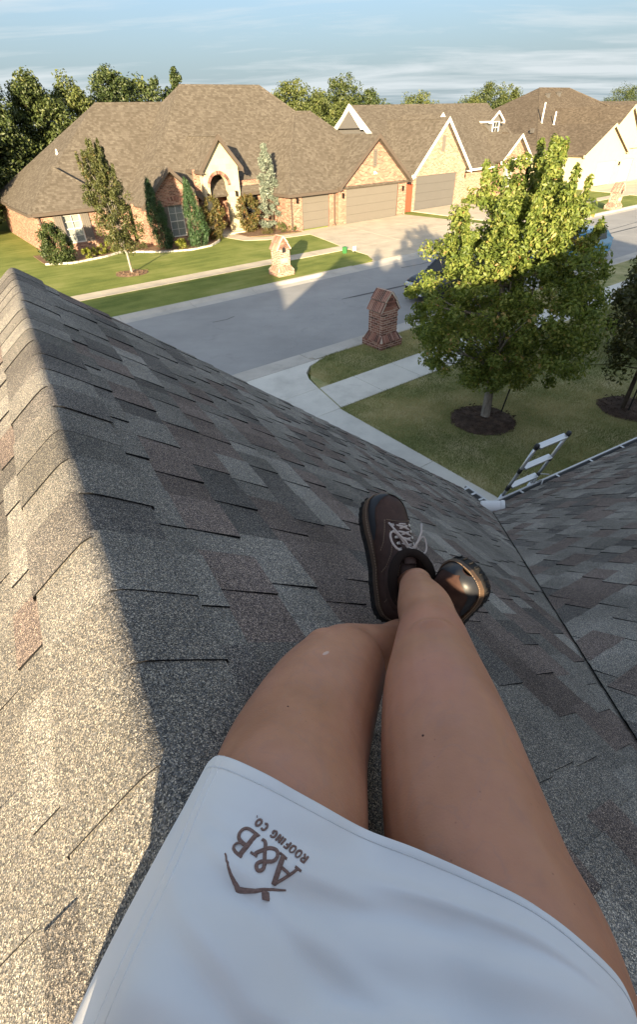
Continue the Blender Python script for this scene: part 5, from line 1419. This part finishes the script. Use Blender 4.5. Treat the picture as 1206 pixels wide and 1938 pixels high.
def shoe(M, mirror, ankle_dir):
    def T(x, y, z): return M @ Vector((x * mirror, y, z))
    def TB(mb): 
        mb.v = [tuple(T(*v)) for v in mb.v]
        if mirror < 0: mb.f = [tuple(reversed(f)) for f in mb.f]
        return mb
    spring = lambda y: .012 * max(0, (y / SLn - .68) / .32) ** 2 + .006 * max(0, (.12 - y / SLn) / .12) ** 2
    # upper: domed sections; heights along the foot
    ht = lerp_prof([(0, .052), (.06, .066), (.16, .073), (.28, .074), (.40, .072), (.55, .061), (.68, .050), (.80, .044), (.90, .038), (.96, .028), (1, .008)])
    def section(t, k=1.0, lift=0.0, n=22, zc=.026):
        y = t * SLn; hw = half_w(max(.012, min(.988, t))) * k * .97; sw = .010 * math.sin(math.pi * min(1, max(0, (t - .3) / .7)) ** 1.2)
        h_ = ht(t) + lift; row = []
        for i in range(n + 1):
            a = math.pi * i / n; c, s = math.cos(a), math.sin(a)
            ex = .62 if t < .45 else .72
            row.append((sw + hw * math.copysign(abs(c) ** ex, c) * (1 - .12 * s), y, zc + spring(y) + h_ * abs(s) ** .8))
        return row
    ts = [.012, .03, .06, .1, .16, .22, .3, .38, .46, .54, .62, .7, .76, .82, .87, .91, .945, .97, .988]
    mb = MB(); mb.grid([section(t) for t in ts]); up = TB(mb).build('shoe', 'shoe_leather', person, smooth=True)
    # outsole with lugs, welt
    ol = outline(1.10); mb = MB(); n = len(ol)
    lo = [(x, y, spring(y)) for x, y in ol]; hi = [(x, y, .021 + spring(y)) for x, y in ol]
    mb.add(lo + hi, [(i, (i + 1) % n, (i + 1) % n + n, i + n) for i in range(n)] + [tuple(range(n - 1, -1, -1))])
    TB(mb).build('sole', 'shoe_sole', up)
    ow = outline(1.16); lo = [(x, y, .0205 + spring(y)) for x, y in ow]; hi = [(x * .985, y, .0295 + spring(y)) for x, y in ow]; mb = MB()
    mb.add(lo + hi, [(i, (i + 1) % n, (i + 1) % n + n, i + n) for i in range(n)] + [tuple(range(n, 2 * n)), tuple(range(n - 1, -1, -1))])
    TB(mb).build('welt', 'shoe_welt', up)
    mb = MB()
    for i in range(0, n, 2):
        x, y = ol[i]; x2, y2 = ol[(i + 1) % n]; mb.obox((x * 1.02, y, .008 + spring(y)), (.0010, 0, 0), (0, .0034, 0), (0, 0, .006))
    TB(mb).build('tread_lug', 'shoe_sole', up)
    # stitched line on the welt
    mb = MB(); st = outline(1.09, 70); m2 = len(st)
    for i in range(0, m2):
        x, y = st[i]; x2, y2 = st[(i + 1) % m2]; a = Vector((x, y, .0305 + spring(y))); b = Vector((x2, y2, .0305 + spring(y2))); mb.tube([a, a.lerp(b, .62)], .0011, 4)
    TB(mb).build('welt_stitch', 'shoe_thread', up)
    # toe guard: glossy rubber wrapped round the front, leather vamp shows on top
    for sgn in (1, -1):
        mb = MB(); rows = []
        for t in [.62, .66, .70, .74, .78, .82, .86, .90, .93, .955, .975, .988]:
            am = math.pi / 2 * min(1.02, (.20 + .10 * (t - .62) / .2 if t < .82 else .30 + 1.0 * ((t - .82) / .168) ** 2.2)); am *= .35 + .65 * min(1, (t - .60) / .10)
            full = section(t, 1.03, .0022, 60); row = []
            for i in range(13):
                aa = am * i / 12; aa = aa if sgn > 0 else math.pi - aa; f_ = aa / math.pi * 60; k_ = int(min(59, f_)); q_ = f_ - k_
                row.append(Vector(full[k_]).lerp(Vector(full[k_ + 1]), q_))
            rows.append(row if sgn > 0 else row[::-1])
        mb.grid(rows); TB(mb).build('toe_guard', 'toe_cap', up, smooth=True)
    # seams over the vamp and sides
    def surf(t, a, lift=.001):
        full = section(t, 1.0, lift, 40); f = a / math.pi * 40; i = int(min(39, max(0, f))); q = f - i
        p0, p1 = Vector(full[i]), Vector(full[i + 1]); return p0.lerp(p1, q)
    def seam(path, r=.0011, dash=True, name='seam'):
        mb = MB(); pts = [surf(t, a, .0012) for t, a in path]; fine = []
        for p0, p1 in zip(pts[:-1], pts[1:]):
            k = max(1, int((p1 - p0).length / .0045))
            for i in range(k): fine.append(p0.lerp(p1, i / k))
        fine.append(pts[-1])
        for i in range(len(fine) - 1):
            mb.tube([fine[i], fine[i].lerp(fine[i + 1], .65 if dash else 1.0)], r, 4)
        return TB(mb).build(name, 'shoe_thread', up)
    seam([(.75 - .02 * math.sin(math.pi * i / 21), .9 + .06 * i) for i in range(22)])
    for sgn in (1, -1):
        f = lambda a: a if sgn > 0 else math.pi - a
        seam([(.75, f(.9)), (.66, f(.72)), (.58, f(.5)), (.52, f(.25))]); seam([(.66, f(1.0)), (.56, f(.92)), (.48, f(.72)), (.40, f(.4)), (.36, f(.15))])
        seam([(.30, f(1.15)), (.24, f(.85)), (.18, f(.45)), (.14, f(.15))]); seam([(.46, f(1.2)), (.38, f(1.05)), (.3, f(.9))])
    # tongue, eyestays, eyelets and laces
    mb = MB(); mb.grid([[tuple(Vector((x * .9, y, z)) + Vector((0, 0, .004))) for x, y, z in (surf(t, a, .004) for a in [1.2, 1.4, 1.57, 1.75, 1.95])] for t in (.72, .64, .56, .5, .44, .38)]); TB(mb).build('tongue', 'shoe_leather', up, smooth=True)
    rows_t = [.70, .648, .596, .546, .498, .452]; L_, R_ = [], []
    for t in rows_t:
        for sgn, lst in ((1, L_), (-1, R_)):
            a = 1.16 if sgn > 0 else math.pi - 1.16; p = surf(t, a, .003); lst.append(p)
            mb = MB(); mb.tube([p - Vector((0, 0, .002)), p + Vector((0, 0, .0016))], .0032, 10); TB(mb).build('eyelet', 'eyelet', up)
    def lace(pts, r=.0026): 
        mb = MB(); mb.tube(pts, r, 7, flat=.8); return TB(mb).build('lace', 'lace', up, smooth=True)
    def arc(a, b, h_): return [a.lerp(b, i / 6) + Vector((0, 0, h_ * math.sin(math.pi * i / 6))) for i in range(7)]
    lace(arc(L_[0], R_[0], .008))
    for i in range(len(rows_t) - 1): lace(arc(L_[i], R_[i + 1], .009)); lace(arc(R_[i], L_[i + 1], .0105))
    kn = (L_[-1] + R_[-1]) / 2 + Vector((0, .006, .012)); mb = MB()
    mb.tube([kn + Vector((-.010, 0, 0)), kn + Vector((-.004, .002, .003)), kn + Vector((.004, -.002, .003)), kn + Vector((.010, 0, 0))], [.003, .006, .006, .003], 8); TB(mb).build('lace', 'lace', up, smooth=True)
    for sgn in (-1, 1):
        lp = []
        for i in range(15):
            a = 2 * math.pi * i / 14; rr_ = math.sin(a / 2)
            lp.append(kn + Vector((sgn * (.038 * rr_ + .004), .018 * math.sin(a) + .030 * rr_ * (1 if sgn < 0 else .6), .006 * rr_ - .010 * rr_ * rr_ + .002)))
        lace(lp, .0024)
        lace([kn, kn + Vector((sgn * .014, .018, .008)), kn + Vector((sgn * .030, .040, .004)), kn + Vector((sgn * .040, .062, -.004))], .0023)
    # padded collar round the ankle
    ce = Vector((0, .068, .098)); mb = MB(); rg = []
    for i in range(24):
        a = 2 * math.pi * i / 24; rg.append(ce + Vector((.046 * math.cos(a), .056 * math.sin(a) + .010, .006 * math.sin(a) * 2 + .004 * math.cos(2 * a))))
    rg.append(rg[0]); rg.append(rg[1]); mb.tube(rg, .0095, 10, cap=False); TB(mb).build('collar', 'lining', up, smooth=True)
    mb = MB(); mb.grid([[(.046 * math.cos(2 * math.pi * i / 24) * k, .068 + .060 * math.sin(2 * math.pi * i / 24) * k2, z) for i in range(25)] for k, k2, z in ((.80, 1.06, .058), (1.0, 1.04, .080), (1.04, 1.0, .098))]); TB(mb).build('collar_wall', 'shoe_leather', up, smooth=True)
    mb = MB(); mb.obox(ce + Vector((.012, .060, .004)), (.014, 0, 0), (0, .002, .003), (0, .004, .008)); TB(mb).build('tongue_label', 'thread_white', up)
    return up, T(0, .070, .112), T(0, .070, .055)
def shoe_frame(heel, toe, phi):
    y = (toe - heel).normalized(); v = (CAM - (heel + toe) / 2).normalized(); z0 = (v - y * v.dot(y)).normalized(); x0 = y.cross(z0)
    z = z0 * math.cos(phi) + x0 * math.sin(phi); x = y.cross(z); k = (toe - heel).length / SLn
    return frame(heel, x * k * 1.06, y * k, z * k * 1.06)
M1 = shoe_frame(at_depth(737, 1180, 1.10), at_depth(706, 945, 1.19), R(33))
s1, ank_r, in_r = shoe(M1, 1, None)
M2 = shoe_frame(at_depth(822, 1216, 1.15), at_depth(917, 1070, .965), R(-24))
s2, ank_l, in_l = shoe(M2, -1, None)

# ---- body: lofted limbs fused into one skin
bb = MB()
def loft(pts, n=26, cap=True):
    ps = [Vector(p) for p, r in pts]; rs = [r for p, r in pts]; fine = []; fr = []
    for i in range(len(ps) - 1):
        p0 = ps[max(i - 1, 0)]; p1 = ps[i]; p2 = ps[i + 1]; p3 = ps[min(i + 2, len(ps) - 1)]
        r0 = rs[max(i - 1, 0)]; r1 = rs[i]; r2 = rs[i + 1]; r3_ = rs[min(i + 2, len(ps) - 1)]
        for k in range(6):
            t = k / 6; cat = lambda a, b, c, d: ((b * 2) + (c - a) * t + (a * 2 - b * 5 + c * 4 - d) * t * t + (b * 3 - a - c * 3 + d) * t * t * t) * .5
            fine.append(cat(p0, p1, p2, p3)); fr.append(cat(r0, r1, r2, r3_))
    fine.append(ps[-1]); fr.append(rs[-1])
    # rounded ends
    a = (fine[0] - fine[1]).normalized(); b = (fine[-1] - fine[-2]).normalized()
    pre = [(fine[0] + a * fr[0] * math.sin(t), fr[0] * math.cos(t)) for t in (1.5, 1.2, .8, .4)]; post = [(fine[-1] + b * fr[-1] * math.sin(t), fr[-1] * math.cos(t)) for t in (.4, .8, 1.2, 1.5)]
    allp = pre + list(zip(fine, fr)) + post
    bb.tube([p for p, r in allp], [max(.001, r) for p, r in allp], n)
def ball(c, rx, ry, rz, ax=None):
    ax = ax or (Vector((1, 0, 0)), Vector((0, 1, 0)), Vector((0, 0, 1))); rows = []
    for i in range(1, 12):
        th = math.pi * i / 12; rows.append([c + ax[0] * rx * math.sin(th) * math.cos(ph) + ax[1] * ry * math.sin(th) * math.sin(ph) + ax[2] * rz * math.cos(th) for ph in [2 * math.pi * j / 18 for j in range(18)]])
    b = len(bb.v); bb.grid(rows[::-1], closed=True); n = len(bb.v)
    bb.poly([rows[0][j] for j in range(18)]); bb.poly([rows[-1][j] for j in range(17, -1, -1)])
AD = at_depth
def L(*a): return [(AD(x, y, d), r) for x, y, d, r in a]
right_leg = L((990, 1930, .34, .080), (960, 1800, .385, .083), (915, 1680, .43, .083), (882, 1560, .485, .0840), (849, 1410, .575, .0815), (829, 1310, .65, .0740), (822, 1250, .705, .0635), (818, 1212, .755, .0570), (813, 1180, .815, .0505), (804, 1150, .88, .0500), (795, 1128, .94, .0425), (788, 1112, .985, .0350)) + [(ank_r, .0310), (in_r, .028)]
left_leg = L((430, 1930, .33, .080), (465, 1800, .375, .083), (503, 1680, .415, .085), (533, 1560, .465, .0850), (562, 1430, .585, .0880), (611, 1320, .70, .0835), (646, 1268, .78, .0740), (660, 1248, .825, .0620), (700, 1244, .87, .0600), (735, 1234, .93, .0550), (765, 1212, 1.0, .0460)) + [(ank_l, .0370), (in_l, .036)]
loft(right_leg); loft(left_leg)
# knee caps and shin ridge
def toward(p, k): return p + (CAM - p).normalized() * k
kr, kl = AD(820, 1206, .735), AD(616, 1220, .80)
ball(toward(kr, .050), .036, .029, .020, (RT, UP, FW)); ball(toward(AD(782, 1236, .74), .012), .028, .028, .028); ball(toward(AD(852, 1238, .74), .010), .028, .028, .028); ball(toward(AD(814, 1160, .82), .026), .022, .022, .026)
ball(toward(kl, .042), .034, .028, .020, (RT, UP, FW)); ball(toward(AD(672, 1236, .83), .012), .030, .028, .028); ball(toward(AD(585, 1248, .78), .002), .030, .03, .03)
# pelvis, torso, arms and head (behind the picture's lower edge)
pel = Vector((.03, -.09, H - .43)); ball(pel + Vector((-.012, 0, 0)), .195, .11, .12); ball(Vector((.03, .015, H - .50)), .11, .085, .07); ball(Vector((-.145, -.10, H - .43)), .085, .07, .11)  # last two balls are unseen, added to keep low sun off legs and skirt
ch = Vector((.03, -.245, H - .06))
for t in (0, .2, .4, .6, .8, 1.0):
    c = pel.lerp(ch, t); w = [.185, .165, .15, .15, .16, .165][int(t * 5 + .01)]; ball(c, w, .098, .10)
nk = ch + Vector((0, -.03, .14)); bb.tube([ch, nk, nk + Vector((0, .0, .1))], [.06, .052, .05], 16)
hd = nk + Vector((0, .02, .175)); ball(hd, .075, .095, .115); ball(hd + Vector((0, .07, -.045)), .045, .035, .05); ball(hd + Vector((0, .098, -.012)), .012, .018, .022)
for sg in (-1, 1):
    sh = ch + Vector((sg * .165, -.005, .07)); el = Vector((.03 + sg * .285, -.20, H - .20)); ha = Vector((.03 + sg * .095, -.085, H - .055)) 
    ball(sh, .06, .06, .06); loft([(sh, .05), (sh.lerp(el, .5), .045), (el, .038), (el.lerp(ha, .45), .036), (ha, .026)], 18)
    pm = ha + Vector((-sg * .03, .0, .035)); loft([(ha, .026), (pm, .034), (pm + Vector((-sg * .012, -.004, .03)), .03)], 14)
    for i, (ox, ln) in enumerate(((-.024, .055), (-.008, .066), (.008, .062), (.024, .05))):
        r0 = pm + Vector((-sg * .02, -.012 + ox * .2, .03 + ox)); loft([(r0, .0095), (r0 + Vector((-sg * ln * .5, -.012, .012)), .009), (r0 + Vector((-sg * ln * .85, .0, .016)), .0075)], 10)
    r0 = pm + Vector((-sg * .006, .012, -.004)); loft([(r0, .0115), (r0 + Vector((-sg * .026, .006, .012)), .010), (r0 + Vector((-sg * .046, .0, .022)), .0085)], 10)
tmp = bpy.data.objects.new('tmp_body', bb.mesh('tmp_body', 'skin', uv=False)); COL.objects.link(tmp)
md = tmp.modifiers.new('remesh', 'REMESH'); md.mode = 'VOXEL'; md.voxel_size = .0045; md.use_smooth_shade = True
md = tmp.modifiers.new('smooth', 'SMOOTH'); md.factor = .5; md.iterations = 5
bpy.context.view_layer.update()
deps = bpy.context.evaluated_depsgraph_get()
bme = bpy.data.meshes.new_from_object(tmp.evaluated_get(deps)); bme.name = 'body'
bpy.data.objects.remove(tmp, do_unlink=True)
nv = len(bme.vertices); co = np.zeros(nv * 3, np.float32); bme.vertices.foreach_get('co', co); co = co.reshape(-1, 3)
fl = np.zeros(nv)
for c, rad_, k in ((kr, .055, 1.0), (kl, .05, .55), (toward(AD(820, 1290, .64), .06), .06, .35)): fl = np.maximum(fl, k * np.exp(-((co - np.array(c)) ** 2).sum(1) / (2 * (rad_ * .62) ** 2)))
co -= np.array(world_loc(person)); bme.vertices.foreach_set('co', co.ravel()); bme.update()
a = bme.attributes.new('flush', 'FLOAT', 'POINT'); a.data.foreach_set('value', fl.astype(np.float32))
if not bme.materials: bme.materials.append(MAT['skin'])
bme.polygons.foreach_set('use_smooth', [True] * len(bme.polygons))
body = bpy.data.objects.new('body', bme); COL.objects.link(body); body.parent = person
body_tree = BVHTree.FromPolygons([Vector(v.co) + world_loc(person) for v in bme.vertices], [tuple(p.vertices) for p in bme.polygons])
def dab(name, x, y, r, mat, st=1.0, rot=0.0):
    h_ = body_tree.ray_cast(CAM, ray(x, y).normalized())
    if h_[0] is None: return
    n = h_[1]; u = (RT - n * RT.dot(n)).normalized(); w = n.cross(u); u, w = u * math.cos(rot) + w * math.sin(rot), w * math.cos(rot) - u * math.sin(rot); mb = MB(); rows = []
    for k, z in ((1, 0), (.7, .0006), (.01, .0009)): rows.append([h_[0] + u * math.cos(t) * r * k * st + w * math.sin(t) * r * k + n * z for t in [2 * math.pi * i / 12 for i in range(12)]])
    mb.grid(rows, closed=True); mb.build(name, mat, person, smooth=True)
dab('mole', 801, 1392, .0014, 'mole'); dab('mole', 545, 1337, .0011, 'mole'); dab('scar', 617, 1236, .0028, 'scar', 2.6, R(55))
# shirt and hair for the upper body
bb2 = bb; bb = MB()
for t in (.12, .25, .4, .55, .7, .85, 1.0, 1.1):
    c = pel.lerp(ch, t); w = .172 + .028 * abs(t - .45) * 1.2; ball(c + Vector((-.01, -.012, 0)), w + .012, .108, .075)
for sg in (-1, 1):
    sh = ch + Vector((sg * .165, -.005, .07)); el = Vector((.03 + sg * .285, -.20, H - .20)); loft([(sh, .066), (sh.lerp(el, .35), .062), (sh.lerp(el, .6), .060)], 18)
bb.build('shirt', 'shirt_cloth', person, smooth=True, uv=False)
bb = MB(); ball(hd + Vector((0, -.022, .022)), .086, .096, .112); ball(hd + Vector((0, -.10, -.08)), .04, .035, .10); bb.build('hair', 'hair_brown', person, smooth=True, uv=False)

# ---- skirt: draped rows of control points from hem to waist
rows = [
 [(384, 1462, .56), (398, 1440, .50), (424, 1431, .447), (500, 1463, .408), (590, 1514, .402), (690, 1569, .412), (790, 1607, .383), (900, 1655, .368), (1010, 1711, .368), (1105, 1784, .385), (1170, 1850, .425), (1196, 1902, .49)],
 [(345, 1535, .53), (356, 1520, .47), (385, 1512, .425), (470, 1545, .383), (570, 1590, .372), (685, 1640, .378), (795, 1680, .358), (910, 1727, .345), (1025, 1784, .345), (1125, 1862, .365), (1195, 1935, .405), (1224, 1985, .47)],
 [(288, 1640, .49), (298, 1626, .44), (335, 1632, .392), (430, 1666, .350), (545, 1706, .338), (672, 1748, .338), (795, 1784, .328), (922, 1830, .320), (1050, 1888, .322), (1160, 1966, .345), (1235, 2040, .39), (1265, 2085, .46)],
 [(190, 1828, .44), (200, 1812, .40), (243, 1828, .345), (352, 1868, .308), (482, 1908, .297), (642, 1948, .294), (792, 1984, .290), (942, 2030, .289), (1085, 2092, .298), (1195, 2172, .325), (1268, 2250, .375), (1298, 2290, .44)],
 [(118, 1990, .415), (126, 1975, .375), (172, 2002, .325), (300, 2050, .288), (452, 2090, .276), (630, 2128, .272), (798, 2165, .271), (955, 2215, .275), (1105, 2284, .287), (1222, 2368, .316), (1300, 2440, .362), (1330, 2480, .42)],
 [(70, 2130, .40), (78, 2115, .36), (130, 2150, .312), (275, 2215, .278), (440, 2262, .266), (625, 2300, .262), (805, 2340, .262), (968, 2395, .268), (1125, 2475, .281), (1245, 2560, .31), (1325, 2630, .352), (1355, 2665, .405)],
]
ctrl = [[above(AD(*p)) for p in r] for r in rows]
def cr1(P, t):
    n = len(P) - 1; f = min(max(t, 0), .99999) * n; i = int(f); u = f - i
    p0, p1, p2, p3 = P[max(i - 1, 0)], P[i], P[i + 1], P[min(i + 2, n)]
    return (p1 * 2 + (p2 - p0) * u + (p0 * 2 - p1 * 5 + p2 * 4 - p3) * u * u + (p1 * 3 - p0 - p2 * 3 + p3) * u * u * u) * .5
NU, NV = 110, 80
wr = random.Random(3)
folds = [(.42, .30, -.35, .0085, .085), (.50, .42, -.15, .0080, .11), (.30, .52, .5, .0075, .08), (.36, .70, .3, .0085, .10), (.62, .55, -.3, .0062, .10), (.20, .45, .9, .0050, .05), (.75, .62, -.5, .0065, .10), (.48, .62, .05, .0090, .07), (.26, .26, .35, .0032, .05), (.33, .40, .75, .0050, .045), (.56, .22, -.2, .0036, .05)]
def skirt_pt(u, v):
    p = base_pt(u, v)
    d = 0
    for cu, cv, sl_, amp, wd in folds:
        q = (v - cv) - sl_ * (u - cu); along = math.exp(-((u - cu) / .22) ** 2)
        d += amp * math.exp(-(q / wd) ** 2 * 2.5) * along - amp * .6 * math.exp(-((q - wd) / wd) ** 2 * 2.5) * along
    d += .0010 * math.sin(u * 47 + 9 * v) * math.exp(-v * 9) + .0007 * math.sin(31 * v + 13 * u)
    return p + (CAM - p).normalized() * d
# lay the cloth over the legs: nothing of the body may stand proud of it
base = np.array([[np.array(cr1([cr1(r, i / NU) for r in ctrl], j / NV)) for i in range(NU + 1)] for j in range(NV + 1)])
camv = np.array(CAM); dirs = base - camv; dist = np.linalg.norm(dirs, axis=2); dirs /= dist[..., None]
lim = np.full(dist.shape, 9.)
for j in range(NV + 1):
    for i in range(NU + 1):
        h_ = body_tree.ray_cast(CAM, Vector(dirs[j, i]))
        if h_[0] is not None: lim[j, i] = h_[3] - .006
def blur(a):
    p = np.pad(a, 1, mode='edge'); return (p[1:-1, 1:-1] * 2 + p[:-2, 1:-1] + p[2:, 1:-1] + p[1:-1, :-2] + p[1:-1, 2:]) / 6
for k in range(14): dist = np.minimum(blur(dist) if k else dist, lim)
dist = np.minimum(blur(blur(dist)), lim + .003)
base = camv + dirs * dist[..., None]
def base_pt(u, v):
    fu, fv = min(max(u, 0), 1) * NU, min(max(v, 0), 1) * NV; i, j = min(int(fu), NU - 1), min(int(fv), NV - 1); a, b = fu - i, fv - j
    q = base[j, i] * (1 - a) * (1 - b) + base[j, i + 1] * a * (1 - b) + base[j + 1, i] * (1 - a) * b + base[j + 1, i + 1] * a * b
    return Vector(q)
grid = [[skirt_pt(i / NU, j / NV) for i in range(NU + 1)] for j in range(NV + 1)]
mb = MB(); mb.grid(grid)
skirt = mb.build('skirt', 'fabric_white', person, smooth=True, uv=False)
md = skirt.modifiers.new('thick', 'SOLIDIFY'); md.thickness = .0016; md.offset = 0
sk_tree = BVHTree.FromPolygons([Vector(v) for v in mb.v], mb.f)
def on_skirt(x, y, lift=.0012):
    h_ = sk_tree.ray_cast(CAM, ray(x, y).normalized())
    if h_[0] is None: return None
    n = h_[1] if h_[1].dot(CAM - h_[0]) > 0 else -h_[1]
    return h_[0] + n * lift
# hem: a folded band and its stitching, and the side seam
def nrm(u, v):
    a = skirt_pt(min(u + .004, 1), v) - skirt_pt(max(u - .004, 0), v); b = skirt_pt(u, min(v + .004, 1)) - skirt_pt(u, max(v - .004, 0)); n = a.cross(b).normalized()
    return n if n.dot(CAM - skirt_pt(u, v)) > 0 else -n
mb = MB(); hr = []
for v, l_ in ((0, .0003), (.002, .0009), (.012, .0011), (.066, .0010), (.074, .0003)):
    hr.append([skirt_pt(.09 + .9 * i / 160, v) + nrm(.09 + .9 * i / 160, v) * l_ for i in range(161)])
mb.grid(hr); mb.build('hem', 'fabric_white', skirt, smooth=True, uv=False)
for vv in (.072,):
    mb = MB()
    for i in range(330):
        u = .10 + .88 * i / 330; a = skirt_pt(u, vv) + nrm(u, vv) * .0011; b = skirt_pt(u + .0017, vv + .004) + nrm(u, vv) * .0011; mb.tube([a, b], .00045, 4)
    mb.build('hem_stitch', 'thread_white', skirt, smooth=True, uv=False)
for uu in (.165, .185):
    mb = MB(); mb.tube([skirt_pt(uu, j / 120) + nrm(uu, j / 120) * .0006 for j in range(0, 90)], .0010, 5); mb.build('side_seam', 'fabric_white', skirt, smooth=True, uv=False)

# ---- embroidered logo, sewn onto the skirt
LC, LU, LUP = (490, 665), (-.775, -.632), (-.632, .775)
def logo_px(X, Y):
    zx = LC[0] + LU[0] * X + LUP[0] * Y; zy = LC[1] + LU[1] * X + LUP[1] * Y
    return 380 + zx / 3.547, 1420 + zy / 3.547
def smooth_path(pts, k=5):
    if len(pts) < 3: k = 8
    P = [Vector((x, y, 0)) for x, y in pts]; out = []
    n = (len(P) - 1) * k
    return [cr1(P, i / n) for i in range(n + 1)]
def stitch(pts, w, name, curve=False):
    path = smooth_path(pts, 6) if curve else [Vector((pts[i][0] + (pts[i + 1][0] - pts[i][0]) * k / 6, pts[i][1] + (pts[i + 1][1] - pts[i][1]) * k / 6, 0)) for i in range(len(pts) - 1) for k in range(7)]
    p3 = [on_skirt(*logo_px(p.x, p.y), .0013) for p in path]; p3 = [p for p in p3 if p is not None]
    q = [p3[0]]
    for p in p3[1:]:
        if (p - q[-1]).length > 1e-5: q.append(p)
    if len(q) < 2: return
    c = q[len(q) // 2]; dist = (c - CAM).dot(FW); k_ = 1.3 / 2 / 3.547 * dist / FPX
    r = [(w[0] + (w[1] - w[0]) * i / (len(q) - 1)) * k_ for i in range(len(q))] if isinstance(w, tuple) else w * k_
    n = (CAM - c).normalized()
    mb = MB(); mb.tube(q, r, 8, flat=.45, upv=n); return mb
logo = []
def letter(name, strokes):
    mb = MB()
    for pts, w, cv in strokes:
        m = stitch(pts, w, name, cv)
        if m: mb.add(m.v, m.f)
    mb.build(name, 'thread_brown', skirt, smooth=True, uv=False)
letter('letter_a', [([(-208, 0), (-148, 186)], 15, 0), ([(-148, 190), (-82, 0)], 27, 0), ([(-188, 60), (-104, 60)], 15, 0), ([(-236, 2), (-184, 2)], 13, 0), ([(-112, 2), (-50, 2)], 13, 0)])
letter('ampersand', [([(78, 112), (58, 66), (22, 18), (-22, 2), (-52, 24), (-50, 62), (-18, 96), (14, 128), (20, 162), (-4, 184), (-28, 166), (-24, 134), (2, 92), (38, 44), (72, 6), (98, 6)], 20, 1), ([(52, 114), (104, 114)], 12, 0)])
letter('letter_b', [([(146, 2), (146, 188)], 27, 0), ([(128, 188), (185, 187), (214, 166), (214, 130), (190, 104), (146, 99)], 18, 1), ([(146, 99), (205, 97), (238, 72), (238, 30), (208, 5), (128, 3)], 20, 1)])
letter('roof_mark', [([(230, 233), (120, 300), (6, 359)], (8, 28), 0), ([(12, 361), (-100, 276), (-236, 168)], (28, 8), 0), ([(-140, 262), (-178, 300)], 40, 0)])
# ROOFING CO. in narrow capitals
G = {'R': [[(0, 0), (0, 1)], [(0, 1), (.42, 1), (.55, .86), (.55, .66), (.42, .52), (0, .5)], [(.25, .5), (.58, 0)]],
     'O': [[(.3, 0), (.06, .18), (.0, .5), (.06, .82), (.3, 1), (.54, .82), (.6, .5), (.54, .18), (.3, 0)]],
     'F': [[(0, 0), (0, 1)], [(0, 1), (.5, 1)], [(0, .52), (.42, .52)]], 'I': [[(.05, 0), (.05, 1)]],
     'N': [[(0, 0), (0, 1)], [(0, 1), (.52, 0)], [(.52, 0), (.52, 1)]],
     'G': [[(.54, .84), (.3, 1), (.06, .82), (0, .5), (.06, .18), (.3, 0), (.56, .16), (.56, .46)], [(.34, .46), (.58, .46)]],
     'C': [[(.54, .84), (.3, 1), (.06, .82), (0, .5), (.06, .18), (.3, 0), (.54, .16)]], '.': [[(.0, .0), (.05, .06)]]}
x = -214; hc_ = 52; by = -99
for chx, adv in (('R', 48), ('O', 50), ('O', 50), ('F', 43), ('I', 22), ('N', 47), ('G', 49), (' ', 30), ('C', 48), ('O', 48), ('.', 14)):
    if chx != ' ':
        letter('letter_' + ('dot' if chx == '.' else chx.lower()), [([(x + px_ * hc_ * .95, by + py_ * hc_) for px_, py_ in st], 11.5, len(st) > 3) for st in G[chx]])
    x += adv
